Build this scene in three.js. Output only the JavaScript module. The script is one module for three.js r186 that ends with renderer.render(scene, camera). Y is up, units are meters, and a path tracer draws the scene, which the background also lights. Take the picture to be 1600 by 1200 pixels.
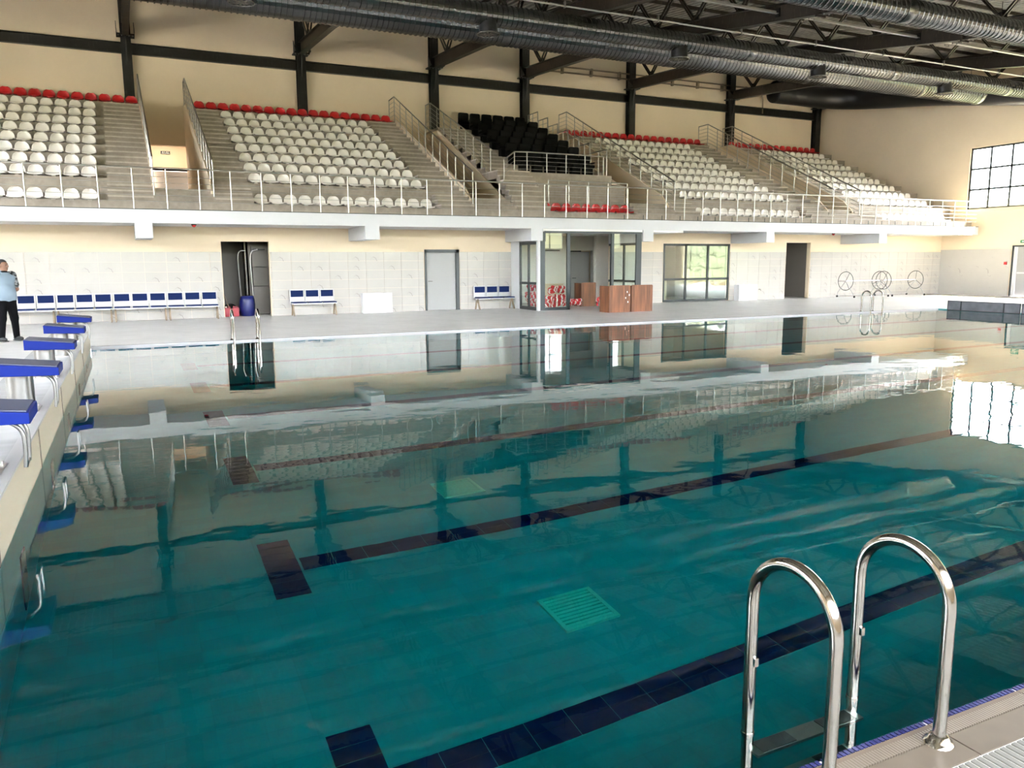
import * as THREE from 'three';
import { mergeGeometries } from 'three/addons/utils/BufferGeometryUtils.js';
import { RectAreaLightUniformsLib } from 'three/addons/lights/RectAreaLightUniformsLib.js';

// ---------- camera, sky, sun, exposure ----------
const scene = new THREE.Scene();
const camera = new THREE.PerspectiveCamera(51.86, 4 / 3, 0.05, 400);
camera.position.set(0, 1.62, 0);
camera.rotation.order = 'YXZ';
camera.rotation.set(-8.80 * Math.PI / 180, -25.72 * Math.PI / 180, -0.325 * Math.PI / 180);
const SKY = 9.0;
scene.background = new THREE.Color().setRGB(0.98 * SKY, 0.96 * SKY, 1.04 * SKY);
const sun = new THREE.DirectionalLight(new THREE.Color().setRGB(1, 0.84, 0.60), 36);
sun.position.set(34.9 + 20, 5 + 40, -18 + 9);
sun.target.position.set(34.9, 5, -18);
sun.castShadow = true;
sun.shadow.camera.left = -40; sun.shadow.camera.right = 40; sun.shadow.camera.top = 40; sun.shadow.camera.bottom = -40; sun.shadow.camera.far = 140;
sun.shadow.mapSize.set(2048, 2048);
scene.add(sun, sun.target);
const renderer = new THREE.WebGLRenderer({ antialias: true });
renderer.toneMapping = THREE.LinearToneMapping;
renderer.toneMappingExposure = 5.4;
renderer.shadowMap.enabled = true;
RectAreaLightUniformsLib.init();

// ---------- random, noise, textures ----------
let seed = 7;
const rnd = () => { seed = (seed * 1664525 + 1013904223) >>> 0; return seed / 4294967296; };
const lerp = (a, b, t) => a + (b - a) * t, clamp = (x, a = 0, b = 1) => Math.min(b, Math.max(a, x)), sm = (t) => t * t * (3 - 2 * t);
const hash = (x, y, s) => { let h = Math.imul(x, 374761393) ^ Math.imul(y, 668265263) ^ Math.imul(s, 2147483647 ^ 974711); h = Math.imul(h ^ (h >>> 13), 1274126177); return ((h ^ (h >>> 16)) >>> 0) / 4294967296; };
function vnoise(x, y, px, py, s) {
  const ix = Math.floor(x), iy = Math.floor(y), fx = sm(x - ix), fy = sm(y - iy), w = (a, p) => ((a % p) + p) % p;
  const g = (a, b) => hash(w(a, px), w(b, py), s);
  return lerp(lerp(g(ix, iy), g(ix + 1, iy), fx), lerp(g(ix, iy + 1), g(ix + 1, iy + 1), fx), fy);
}
function fbm(u, v, fx, fy, oct, s) { let a = 0.5, r = 0, n = 0; for (let i = 0; i < oct; i++) { r += a * vnoise(u * fx, v * fy, fx, fy, s + i * 17); n += a; a *= 0.5; fx *= 2; fy *= 2; } return r / n; }
function tex(n, fn, srgb, metres) {
  const d = new Uint8Array(n * n * 4);
  for (let y = 0; y < n; y++) for (let x = 0; x < n; x++) { const c = fn(x / n, y / n), o = (y * n + x) * 4; for (let k = 0; k < 3; k++) d[o + k] = clamp(c[k] ?? c[0]) * 255; d[o + 3] = 255; }
  const t = new THREE.DataTexture(d, n, n); t.wrapS = t.wrapT = THREE.RepeatWrapping; t.magFilter = THREE.LinearFilter; t.minFilter = THREE.LinearFilter;
  if (srgb) t.colorSpace = THREE.SRGBColorSpace;
  t.repeat.set(1 / metres, 1 / metres); t.needsUpdate = true; return t;
}
const tint = (c, k) => c.map((x) => x * k);
const tPlaster = tex(256, (u, v) => { const a = fbm(u, v, 3, 3, 5, 1); return tint([1, 1, 1], 0.93 + 0.07 * a); }, true, 6);
const tConcrete = tex(512, (u, v) => { const a = fbm(u, v, 4, 4, 6, 3), b = fbm(u, v, 40, 40, 3, 9), k = 0.70 + 0.28 * a + 0.10 * (b - 0.5); return [k, k * 0.99, k * 0.975]; }, true, 3);
const bConcrete = tex(256, (u, v) => [fbm(u, v, 24, 24, 4, 5)], false, 1.5);
const tDeck = tex(512, (u, v) => { const a = fbm(u, v, 3, 40, 4, 21), b = fbm(u, v, 8, 8, 4, 22), k = 0.80 + 0.20 * (0.6 * a + 0.4 * b); return [k, k, k * 1.005]; }, true, 2.4);
const tMarble = [0, 1, 2].map((s) => tex(256, (u, v) => {
  const w = fbm(u, v, 3, 3, 5, 31 + s * 7), l = Math.abs(((u * 1 + v * 2 + 1.6 * w) % 1 + 1) % 1 - 0.5), vein = Math.pow(clamp(1 - l * 14), 2) * clamp(fbm(u, v, 5, 5, 3, 70 + s) * 3.2 - 1.55);
  const k = 0.955 + 0.045 * w - 0.34 * vein; return [k, k * 0.995, k * 0.985];
}, true, 1.35));
const tWood = tex(512, (u, v) => { const g = fbm(u, v, 26, 2, 4, 44), f = fbm(u, v, 90, 3, 3, 45), k = 0.62 + 0.55 * (g - 0.5) + 0.28 * (f - 0.5); return [0.62 * k + 0.14, 0.41 * k + 0.075, 0.27 * k + 0.045]; }, true, 1.2);
const tGalv = tex(256, (u, v) => { const a = fbm(u, v, 14, 14, 3, 51), b = fbm(u, v, 3, 3, 3, 52), k = 0.72 + 0.2 * a + 0.16 * (b - 0.5); return [k, k, k * 1.01]; }, true, 2);
const tBlackSteel = tex(256, (u, v) => { const a = fbm(u, v, 5, 5, 4, 55), sc = Math.pow(clamp(fbm(u, v, 40, 12, 3, 57) * 2.6 - 1.55), 2), k = 0.50 + 0.3 * a + 0.9 * sc; return [k * 1.04, k, k * 0.95]; }, true, 2);
const tPool = tex(512, (u, v) => {                                   // small glazed pool tiles, too far down to pick apart
  const nx = 8, ny = 16, fx = (u * nx) % 1, fy = (v * ny) % 1, j = fx < 0.018 || fy < 0.036 ? 0.97 : 1, h = 0.94 + 0.06 * hash(Math.floor(u * nx), Math.floor(v * ny), 5), m = 0.95 + 0.05 * fbm(u, v, 4, 4, 4, 61);
  return [0.80 * j * h * m, 0.98 * j * h * m, 0.97 * j * h * m];
}, true, 2);
const tRib = tex(256, (u, v) => [0.5 + 0.5 * Math.sin(u * Math.PI * 2 * 16)], false, 0.2);
const bWater = tex(1024, (u, v) => { const a = fbm(u, v, 7, 12, 4, 81), b = fbm(u, v, 22, 36, 3, 88), p = clamp(fbm(u, v, 2, 3, 3, 91) * 2.6 - 0.75); return [0.5 * a + 0.24 * b * (0.2 + 1.3 * p)]; }, false, 9);
const bWobble = tex(256, (u, v) => [fbm(u, v, 2, 2, 3, 95)], false, 2.2);
const tGrass = tex(512, (u, v) => { const a = fbm(u, v, 6, 6, 5, 101), b = fbm(u, v, 30, 30, 4, 103), k = 0.55 + 0.5 * a + 0.4 * (b - 0.5); return [0.70 * k, 0.80 * k, 0.46 * k]; }, true, 30);
const tCamo = tex(128, (u, v) => { const a = fbm(u, v, 6, 6, 2, 111), b = fbm(u, v, 7, 7, 2, 113); return a > 0.56 ? [0.12, 0.13, 0.14] : b > 0.54 ? [0.42, 0.44, 0.45] : [0.66, 0.68, 0.70]; }, true, 0.22);
const tFloat = tex(16, () => [1, 1, 1], true, 1);

const C = (r, g, b) => new THREE.Color().setRGB(r, g, b);
const S = (color, roughness, o = {}) => new THREE.MeshStandardMaterial({ color, roughness, ...o });
const P = (o) => new THREE.MeshPhysicalMaterial(o);
const M = {
  cream: S(C(0.80, 0.66, 0.49), 0.75, { map: tPlaster }),
  white: S(C(0.60, 0.60, 0.61), 0.55, { map: tPlaster }),
  concrete: S(C(0.52, 0.455, 0.395), 0.85, { map: tConcrete, bumpMap: bConcrete, bumpScale: 0.002 }),
  nosingStone: S(C(0.68, 0.60, 0.52), 0.7, { map: tConcrete }),
  step: S(C(0.46, 0.40, 0.345), 0.8, { map: tConcrete, bumpMap: bConcrete, bumpScale: 0.002 }),
  marble: tMarble.map((t) => P({ color: C(0.48, 0.46, 0.44), roughness: 0.22, map: t, clearcoat: 0.25, clearcoatRoughness: 0.1 })),
  grout: S(C(0.60, 0.58, 0.55), 0.9),
  deck: S(C(0.77, 0.75, 0.735), 0.38, { map: tDeck }),
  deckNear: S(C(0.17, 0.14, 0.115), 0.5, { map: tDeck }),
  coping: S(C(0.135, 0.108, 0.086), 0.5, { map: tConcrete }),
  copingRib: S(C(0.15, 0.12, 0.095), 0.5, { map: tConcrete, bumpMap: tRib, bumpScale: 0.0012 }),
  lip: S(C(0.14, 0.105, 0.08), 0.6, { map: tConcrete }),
  nosing: S(C(0.018, 0.02, 0.085), 0.35),
  grate: S(C(0.13, 0.125, 0.115), 0.5),
  poolTile: S(C(0.08, 0.345, 0.37), 0.3, { map: tPool }),
  navy: S(C(0.006, 0.010, 0.055), 0.25),
  pedestal: S(C(0.22, 0.215, 0.21), 0.33, { metalness: 1 }), kerb: S(C(0.48, 0.485, 0.50), 0.45, { map: tDeck }), roomWhite: S(C(0.88, 0.86, 0.82), 0.6, { map: tPlaster }),
  startPanel: S(C(0.52, 0.45, 0.34), 0.4, { map: tPlaster }),
  steel: S(C(0.030, 0.030, 0.031), 0.42, { map: tBlackSteel, metalness: 0.3 }),
  rafter: S(C(0.085, 0.072, 0.062), 0.45, { map: tBlackSteel, metalness: 0.3 }),
  tie: S(C(0.50, 0.49, 0.47), 0.4, { metalness: 0.6 }),
  galv: S(C(0.21, 0.205, 0.195), 0.26, { map: tGalv, metalness: 0.9 }),
  galvDark: S(C(0.06, 0.06, 0.063), 0.4, { map: tGalv, metalness: 0.8 }),
  roofDeck: S(C(0.60, 0.57, 0.52), 0.5, { map: tGalv, metalness: 0.2 }),
  chrome: S(C(0.44, 0.42, 0.39), 0.10, { metalness: 1 }),
  railSteel: S(C(0.42, 0.40, 0.37), 0.34, { metalness: 1 }), brushed: S(C(0.42, 0.41, 0.40), 0.28, { metalness: 1 }),
  alu: S(C(0.045, 0.052, 0.055), 0.4, { metalness: 0.4 }),
  glass: P({ color: C(0.93, 0.97, 0.95), roughness: 0.0, transmission: 1, thickness: 0, ior: 1.5 }),
  glassWavy: P({ color: C(0.80, 0.88, 0.84), roughness: 0.0, transmission: 1, thickness: 0, ior: 1.9, bumpMap: bWobble, bumpScale: 0.012 }),
  seatWhite: S(C(0.84, 0.79, 0.75), 0.35), seatRed: S(C(0.52, 0.012, 0.016), 0.35), black: P({ color: C(0.004, 0.004, 0.004), roughness: 0.7, specularIntensity: 0.25 }),
  blue: P({ color: C(0.001, 0.010, 0.13), roughness: 0.5, specularIntensity: 0.25 }), blueTop: S(C(0.045, 0.052, 0.09), 0.5), pad: P({ color: C(0.003, 0.014, 0.075), roughness: 0.6, specularIntensity: 0.25 }), benchFrame: S(C(0.46, 0.46, 0.47), 0.4, { metalness: 0.5 }), benchLeg: S(C(0.36, 0.27, 0.18), 0.5, { map: tGalv }),
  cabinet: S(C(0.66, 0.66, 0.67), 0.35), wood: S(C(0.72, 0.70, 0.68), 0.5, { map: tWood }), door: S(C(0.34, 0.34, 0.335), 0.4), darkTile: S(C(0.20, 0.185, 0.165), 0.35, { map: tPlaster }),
  black2: S(C(0.012, 0.012, 0.012), 0.6), rope: S(C(0.62, 0.02, 0.03), 0.45), ropeWhite: S(C(0.85, 0.84, 0.82), 0.45), pink: S(C(0.42, 0.045, 0.07), 0.45), barrel: S(C(0.005, 0.010, 0.11), 0.35),
  skin: S(C(0.24, 0.125, 0.08), 0.55), hair: S(C(0.010, 0.009, 0.008), 0.7), shirt: S(C(0.20, 0.26, 0.32), 0.8), camo: S(C(0.55, 0.55, 0.55), 0.85, { map: tCamo }), trousers: P({ color: C(0.004, 0.004, 0.005), roughness: 0.9, specularIntensity: 0.2 }), shoe: S(C(0.012, 0.013, 0.015), 0.6), sole: S(C(0.05, 0.05, 0.05), 0.7),
  mesh: S(C(0.24, 0.25, 0.27), 0.45, { map: tGalv, metalness: 0.2 }), red: S(C(0.5, 0.02, 0.02), 0.4), green: S(C(0.0, 0.16, 0.06), 0.4), plate: S(C(0.010, 0.012, 0.010), 0.4), paper: S(C(0.85, 0.84, 0.80), 0.6), exitGreen: S(C(0.10, 0.75, 0.35), 0.5),
  dryGrass: S(C(0.20, 0.15, 0.22), 0.95, { map: tGrass }), drain: S(C(0.18, 0.50, 0.40), 0.5), grass: S(C(0.13, 0.12, 0.13), 0.95, { map: tGrass }), asphalt: S(C(0.42, 0.41, 0.39), 0.9, { map: tConcrete }), bark: S(C(0.12, 0.08, 0.05), 0.9), leaf: S(C(0.22, 0.22, 0.12), 0.8, { map: tGrass }),
  water: P({ color: C(1, 1, 1), roughness: 0.0, transmission: 1, thickness: 1, ior: 1.333, attenuationColor: C(0.20, 0.79, 0.805), attenuationDistance: 1.0, bumpMap: bWater, bumpScale: 0.0042 }),
  fan: S(C(0.9, 0.9, 0.88), 0.4), lampGlow: S(C(0.9, 0.9, 0.85), 0.5, { emissive: C(1, 0.93, 0.78), emissiveIntensity: 2 }),
};

// ---------- helpers ----------
const used = {};
const numbered = (n) => { const k = used[n] = (used[n] ?? -1) + 1; return k ? `${n}_${String(k).padStart(3, '0')}` : n; };
function uvMetres(g) {                                              // uv from the dominant axis of each face, in metres
  g = g.index ? g.toNonIndexed() : g; g.computeVertexNormals();
  const p = g.attributes.position, n = g.attributes.normal, uv = new Float32Array(p.count * 2);
  for (let i = 0; i < p.count; i += 3) {
    const a = [0, 0, 0]; for (let k = 0; k < 3; k++) { a[0] += Math.abs(n.getX(i + k)); a[1] += Math.abs(n.getY(i + k)); a[2] += Math.abs(n.getZ(i + k)); }
    const m = a[1] >= a[0] && a[1] >= a[2] ? 1 : a[0] > a[2] ? 0 : 2;
    for (let k = 0; k < 3; k++) { const x = p.getX(i + k), y = p.getY(i + k), z = p.getZ(i + k); uv[(i + k) * 2] = m === 0 ? z : x; uv[(i + k) * 2 + 1] = m === 1 ? z : y; }
  }
  g.setAttribute('uv', new THREE.BufferAttribute(uv, 2)); return g;
}
const strip = (g) => { for (const k of Object.keys(g.attributes)) if (!['position', 'normal', 'uv'].includes(k)) g.deleteAttribute(k); return g; };
const join = (l) => l.length === 1 ? l[0] : mergeGeometries(l.map((g) => strip(g.index ? g.toNonIndexed() : g)));
const box = (x0, x1, y0, y1, z0, z1) => uvMetres(new THREE.BoxGeometry(Math.abs(x1 - x0), Math.abs(y1 - y0), Math.abs(z1 - z0)).translate((x0 + x1) / 2, (y0 + y1) / 2, (z0 + z1) / 2));
const V = (x, y, z) => new THREE.Vector3(x, y, z);
const up = V(0, 1, 0);
function rod(a, b, r, seg = 8, r2 = r) {                             // round bar from a to b
  const A = V(...a), B = V(...b), d = B.clone().sub(A), g = new THREE.CylinderGeometry(r2, r, d.length(), seg, 1);
  g.applyQuaternion(new THREE.Quaternion().setFromUnitVectors(up, d.clone().normalize())); return g.translate(...A.add(B).multiplyScalar(0.5).toArray()).toNonIndexed();
}
function beam(a, b, w, h, roll = up) {                               // rectangular bar from a to b, h measured along 'roll'
  const A = V(...a), B = V(...b), d = B.clone().sub(A), L = d.length(); d.normalize();
  const s = new THREE.Vector3().crossVectors(d, roll).normalize(), u = new THREE.Vector3().crossVectors(s, d);
  const g = uvMetres(new THREE.BoxGeometry(w, h, L)); g.applyMatrix4(new THREE.Matrix4().makeBasis(s, u, d.clone().negate())); return g.translate(...A.add(B).multiplyScalar(0.5).toArray());
}
const tube = (pts, r, seg = 60, rad = 10, t = 0.5) => new THREE.TubeGeometry(new THREE.CatmullRomCurve3(pts.map((p) => V(...p)), false, 'catmullrom', t), seg, r, rad).toNonIndexed();
function pathTube(pts, r, seg = 8) { const l = []; for (let i = 0; i + 1 < pts.length; i++) { l.push(rod(pts[i], pts[i + 1], r, seg)); if (i) l.push(new THREE.SphereGeometry(r, seg, 6).translate(...pts[i]).toNonIndexed()); } return join(l); }
function extrudeX(poly, x0, x1) {                                    // polygon of [z, y] pushed along x
  const s = new THREE.Shape(poly.map(([z, y]) => new THREE.Vector2(-z, y)));
  const g = new THREE.ExtrudeGeometry(s, { depth: x1 - x0, bevelEnabled: false }); g.rotateY(Math.PI / 2); return uvMetres(g.translate(x0, 0, 0));
}
const shade = (m) => { m.castShadow = m.receiveShadow = true; return m; };
function part(parent, name, geo, mat, label) { const m = shade(new THREE.Mesh(geo, mat)); m.name = name; if (label) m.userData.label = label; parent.add(m); return m; }
function tag(o, label, category, group, kind) { o.userData.label = label; o.userData.category = category; if (group) o.userData.group = group; if (kind) o.userData.kind = kind; return o; }
function thing(name, label, category, group, pos, turn = 0) { const g = new THREE.Group(); g.name = numbered(name); if (pos) g.position.set(...pos); g.rotation.y = turn; scene.add(g); return tag(g, label, category, group); }
function solid(name, geo, mat, label, category, group, kind) { const m = shade(new THREE.Mesh(geo, mat)); m.name = numbered(name); scene.add(m); return tag(m, label, category, group, kind); }
const struct = (name, geo, mat, label, category) => solid(name, geo, mat, label, category, null, 'structure');
const structGroup = (name, label, category) => { const g = thing(name, label, category); g.userData.kind = 'structure'; return g; };
function copyOf(o, label, pos, turn) { const c = o.clone(); c.name = numbered(o.name.replace(/_\d{3}$/, '')); c.userData = { ...o.userData, label }; if (pos) c.position.set(...pos); if (turn !== undefined) c.rotation.y = turn; scene.add(c); return c; }
const ORD = ['', 'first', 'second', 'third', 'fourth', 'fifth', 'sixth', 'seventh', 'eighth', 'ninth', 'tenth', 'eleventh', 'twelfth', 'thirteenth', 'fourteenth', 'fifteenth', 'sixteenth', 'seventeenth', 'eighteenth', 'nineteenth', 'twentieth'];
const T_ = ['', 'twenty', 'thirty', 'forty', 'fifty', 'sixty', 'seventy'];
const ord = (n) => ORD[n] ?? (n % 10 ? `${['', '', 'twenty', 'thirty', 'forty', 'fifty', 'sixty'][Math.floor(n / 10)]}-${ORD[n % 10]}` : `${['', '', 'twent', 'thirt', 'fort', 'fift', 'sixt'][n / 10]}ieth`);

// ---------- dimensions ----------
const XL = -0.75, XR = 24.25, ZN = -1.70, ZF = -17.60, WATER = -0.03, FLOOR = -1.73;   // pool
const HX0 = -12, HX1 = 34.9, HZ0 = -33.2, HZ1 = 4.2, WZ = -25.4, FZ = -23.4;           // hall, poolside wall, balcony edge
const roofLine = [[-33.4, 9.72], [-27.6, 9.35], [-20.6, 8.55], [-16, 7.88], [-9, 7.05], [4.4, 6.9]];
const rb = (z) => { for (let i = 0; i + 1 < roofLine.length; i++) if (z <= roofLine[i + 1][0] || i + 2 === roofLine.length) { const [a, b] = [roofLine[i], roofLine[i + 1]]; return lerp(a[1], b[1], (z - a[0]) / (b[0] - a[0])); } };
const GRID = [-5.6, 0.55, 6.75, 12.3, 16.62, 22.3, 28.4, 34.4];

// ---------- ground outside ----------
{
  const g = new THREE.PlaneGeometry(260, 130, 90, 50); g.rotateX(-Math.PI / 2); g.translate(15, -0.4, 72);
  const p = g.attributes.position, uv = g.attributes.uv;
  for (let i = 0; i < p.count; i++) { const x = p.getX(i), z = p.getZ(i), t = clamp((z - 30) / 90); p.setY(i, -0.45 + 16 * sm(t) + 2.4 * t * (fbm((x + 200) / 400, z / 200, 9, 9, 4, 201) - 0.5)); uv.setXY(i, x, z); }
  g.computeVertexNormals();
  solid('hillside', g, M.dryGrass, 'green grassy hillside outside the windows', 'hill', null, 'structure');
  struct('outside_pavement', box(35.3, 41, -0.6, -0.25, -60, 60), M.asphalt, 'pale pavement outside the end wall', 'pavement');
  struct('outside_lawn', box(-60, -12.3, -0.6, -0.25, -60, 60), M.asphalt, 'pale ground outside the start end wall', 'ground');
  const h = new THREE.PlaneGeometry(60, 130, 40, 60); h.rotateX(-Math.PI / 2); h.translate(71, 0, -10); const q = h.attributes.position, w = h.attributes.uv;
  for (let i = 0; i < q.count; i++) { const x = q.getX(i), z = q.getZ(i), t = clamp((x - 41) / 40); q.setY(i, -0.3 + 8 * sm(t) + 1.6 * t * (fbm((x + 200) / 400, (z + 100) / 400, 19, 19, 4, 207) - 0.5)); w.setXY(i, x, z); }
  h.computeVertexNormals(); solid('hillside', h, M.grass, 'green bank outside the end wall window', 'hill', null, 'structure');
  for (let i = 0; i < 9; i++) {
    const x = -14 + i * 6.3 + rnd() * 3, z = 34 + rnd() * 14, h = 3.6 + rnd() * 2.2, t = clamp((z - 30) / 90), y0 = -0.8 + 16 * sm(t);
    const o = thing('tree', `bushy green tree on the hillside, ${ord(i + 1)} from the left of the row`, 'tree', 'trees on the hillside', [x, y0, z]);
    part(o, 'trunk', rod([0, 0, 0], [0, h * 0.5, 0], 0.16, 8, 0.1), M.bark);
    const l = []; for (let k = 0; k < 9; k++) { const s = new THREE.IcosahedronGeometry(0.75 + rnd() * 0.5, 2), q = s.attributes.position; const ox = (rnd() - 0.5) * 2, oy = h * (0.5 + 0.5 * rnd()), oz = (rnd() - 0.5) * 2; for (let j = 0; j < q.count; j++) { const f = 1 + 0.22 * Math.sin(9 * q.getX(j) + k) * Math.sin(8 * q.getY(j)) * Math.cos(7 * q.getZ(j)); q.setXYZ(j, q.getX(j) * f, q.getY(j) * f, q.getZ(j) * f); } l.push(uvMetres(s.translate(ox, oy, oz))); }
    part(o, 'crown', join(l), M.leaf);
  }
}

// ---------- deck and pool ----------
{
  const f = structGroup('floor', 'pale grey tiled pool deck', 'floor');
  part(f, 'far_deck', box(XL - 0.65, XR + 0.15, -0.3, 0, WZ, ZF - 0.16), M.deck);
  part(f, 'start_deck', box(HX0, XL - 0.65, -0.3, 0, WZ, -1.2), M.deck);
  part(f, 'turning_deck', box(XR + 0.15, HX1, -0.3, 0, WZ, -1.2), M.deck);
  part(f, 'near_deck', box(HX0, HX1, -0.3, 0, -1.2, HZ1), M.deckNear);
  part(f, 'room_floor', box(HX0, HX1, -0.3, 0, HZ0, WZ), M.deck);
  part(f, 'far_coping', box(XL, XR, -0.3, 0.004, ZF - 0.16, ZF + 0.012), M.kerb, 'white coping along the far pool edge');
  part(f, 'coping_bed', box(XL - 0.65, XR + 0.15, -0.3, -0.006, ZN, -1.2), M.grout);
  const rowA = box(-0.247, 0.247, -0.006, 0.0, -1.66, -1.609), rowB = box(-0.247, 0.247, -0.006, 0.0, -1.603, -1.488), lip = box(-0.249, 0.249, -0.006, -0.002, -1.68, -1.662);
  const nose = join([...Array(24)].map((_, k) => box(-0.246 + k * 0.0205 + 0.003, -0.246 + k * 0.0205 + 0.0165, -0.008, -0.001, -1.703, -1.682)).concat([box(-0.246, 0.246, -0.03, -0.006, -1.701, -1.68)]));
  for (let i = 0; i < 50; i++) {
    const x = XL + 0.43 + i * 0.5; if (x > XR) break;
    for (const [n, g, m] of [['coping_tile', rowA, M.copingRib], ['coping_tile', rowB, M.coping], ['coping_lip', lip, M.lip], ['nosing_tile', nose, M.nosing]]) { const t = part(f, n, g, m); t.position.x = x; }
  }
  part(f, 'gutter_channel', box(XL, XR, -0.02, -0.012, -1.486, -1.2), M.black2, 'overflow gutter below the grating');
  const slat = box(-0.0095, 0.0095, -0.014, 0.0, -1.48, -1.205), rest = [];
  for (let i = 0; i < 833; i++) { const x = XL + 0.01 + i * 0.03; if (x > 1.2 && x < 6) { const t = part(f, 'grating_slat', slat, M.grate); t.position.x = x; } else rest.push(slat.clone().translate(x, 0, 0)); }
  part(f, 'grating', join(rest), M.grate).userData.kind = 'stuff';
}
{
  const p = structGroup('pool_basin', 'teal tiled swimming pool basin with dark lane lines', 'pool');
  part(p, 'pool_floor', box(XL - 0.4, XR + 0.4, FLOOR - 0.2, FLOOR, ZF - 0.3, ZN + 0.3), M.poolTile);
  part(p, 'pool_wall', box(XL, XR, FLOOR, -0.006, ZF - 0.16, ZF), M.poolTile);
  part(p, 'pool_wall', box(XL, XR, FLOOR, -0.031, ZN, ZN + 0.16), M.poolTile);
  part(p, 'pool_wall', box(XL - 0.3, XL - 0.012, FLOOR, 0, ZF - 0.16, ZN + 0.1), M.poolTile);
  part(p, 'pool_wall', box(XR, XR + 0.15, FLOOR, 0, ZF - 0.16, ZN + 0.1), M.poolTile);
  const LZ = [-3.5, -5.92, -8.34, -10.76, -13.18, -15.6], tl = box(-0.123, 0.123, 0, 0.004, -0.0535, 0.0535), tt = box(-0.1225, 0.1225, 0, 0.004, -0.0562, 0.0562);
  let n = 0; const rest = [];
  LZ.forEach((z, lane) => {
    for (let i = 0; i < 85; i++) for (const s of [-1, 1]) { const x = 1.17 + i * 0.25, q = [x, FLOOR, z + s * 0.055]; if (n < 230 && lane < 2 && x < 15.5) { const t = part(p, 'lane_tile', tl, M.navy); t.position.set(...q); n++; } else rest.push(tl.clone().translate(...q)); }
    for (const xb of [0.905, XR - 2.0]) for (let i = 0; i < 8; i++) { const q = [xb, FLOOR, z - 0.409 + i * 0.117]; if (lane < 2 && xb < 2) { const t = part(p, 'lane_tile', tt, M.navy); t.position.set(...q); } else rest.push(tt.clone().translate(...q)); }
    part(p, 'wall_target', box(XL - 0.012, XL - 0.004, -1.62, -0.75, z - 0.11, z + 0.11), M.navy, 'dark lane bar on the start wall below the water');
  });
  part(p, 'far_lane_tiles', join(rest), M.navy).userData.kind = 'stuff';
  const w = new THREE.PlaneGeometry(XR - XL + 0.012, ZN - ZF); w.rotateX(-Math.PI / 2); w.translate((XL + XR) / 2 - 0.006, WATER, (ZN + ZF) / 2);
  { const q = w.attributes.position, uv = w.attributes.uv; for (let i = 0; i < q.count; i++) uv.setXY(i, q.getX(i), q.getZ(i)); }
  solid('pool_water', w, M.water, 'calm teal pool water mirroring the stands', 'water', null, 'stuff');
  for (const [x, z, w2] of [[2.64, -4.45, 'nearer'], [2.73, -6.9, 'farther']]) {
    const d = thing('drain_grate', `pale green square drain grate on the pool floor, ${w2} of the two`, 'drain', 'pool floor drains', [x, FLOOR, z]);
    part(d, 'frame', join([box(-0.21, 0.21, 0, 0.03, -0.21, -0.18), box(-0.21, 0.21, 0, 0.03, 0.18, 0.21), box(-0.21, -0.18, 0, 0.03, -0.18, 0.18), box(0.18, 0.21, 0, 0.03, -0.18, 0.18)]), M.drain);
    for (let i = 0; i < 9; i++) part(d, 'bar', box(-0.18, 0.18, 0.004, 0.026, -0.172 + i * 0.04, -0.146 + i * 0.04), M.drain);
  }
}
// raised start wall on the left, turning boards on the right
{
  const s = structGroup('start_wall', 'raised start wall faced with beige panels above the water', 'wall');
  part(s, 'kerb', box(XL - 0.65, XL - 0.03, -0.3, 0.30, ZF - 0.16, -1.2), M.kerb);
  const edges = [-1.7, -2.6, -5.0, -7.42, -9.9, -12.34, -14.6, ZF];
  for (let i = 0; i + 1 < edges.length; i++) part(s, 'face_panel', box(XL - 0.03, XL, -0.06, 0.285, edges[i + 1] + 0.012, edges[i] - 0.012), M.startPanel);
  for (let i = 1; i + 1 < edges.length; i++) part(s, 'joint_strip', box(XL - 0.03, XL + 0.004, -0.06, 0.30, edges[i] - 0.02, edges[i] + 0.02), M.lip);
  part(s, 'cap_rail', box(XL - 0.09, XL + 0.004, 0.286, 0.306, ZF, -1.7), M.benchFrame);
}
{
  const zs = [-17.25, -14.83, -12.41, -9.99, -7.57, -5.15];
  zs.forEach((z, i) => {
    const o = thing('turning_board', `dark grey mesh board standing at the water's end edge, ${ord(i + 1)} from the far side`, 'board', 'turning boards on the end wall', [XR - 0.02, 0, z]);
    part(o, 'mesh_panel', box(0, 0.02, -0.04, 0.27, 0.01, 2.37), M.mesh);
    part(o, 'frame', join([box(-0.012, 0.03, 0.262, 0.282, 0, 2.38), box(-0.012, 0.03, -0.04, -0.012, 0, 2.38), box(-0.012, 0.03, -0.04, 0.28, 0, 0.02), box(-0.012, 0.03, -0.04, 0.28, 2.36, 2.38)]), M.alu);
    for (const q of [0.47, 1.87]) part(o, 'post', box(-0.014, 0.03, -0.04, 0.27, q - 0.02, q + 0.02), M.alu);
  });
}

// ---------- walls ----------
function wallWithHoles(g, axis, at0, at1, a0, a1, y0, y1, holes, mat) {   // holes: [a0, a1, y0, y1], sorted, not overlapping along a
  const b = (p, q, r, s) => { if (q - p > 1e-4 && s - r > 1e-4) part(g, 'wall_piece', axis === 'z' ? box(p, q, r, s, at0, at1) : box(at0, at1, r, s, p, q), mat); };
  let a = a0; for (const h of holes) { b(a, h[0], y0, y1); b(h[0], h[1], y0, h[2]); b(h[0], h[1], h[3], y1); a = h[1]; } b(a, a1, y0, y1);
}
const VOM = [[0.81, 2.40], [10.35, 11.9], [16.75, 18.4], [26.5, 28.0]];
{ const g = structGroup('wall_back', 'cream plastered upper wall behind the stands', 'wall'); wallWithHoles(g, 'z', HZ0 - 0.25, HZ0, HX0, HX1 + 0.2, -0.3, 11.6, VOM.map(([a, b]) => [a, b, 3.7, 6.0]), M.cream); }
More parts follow.
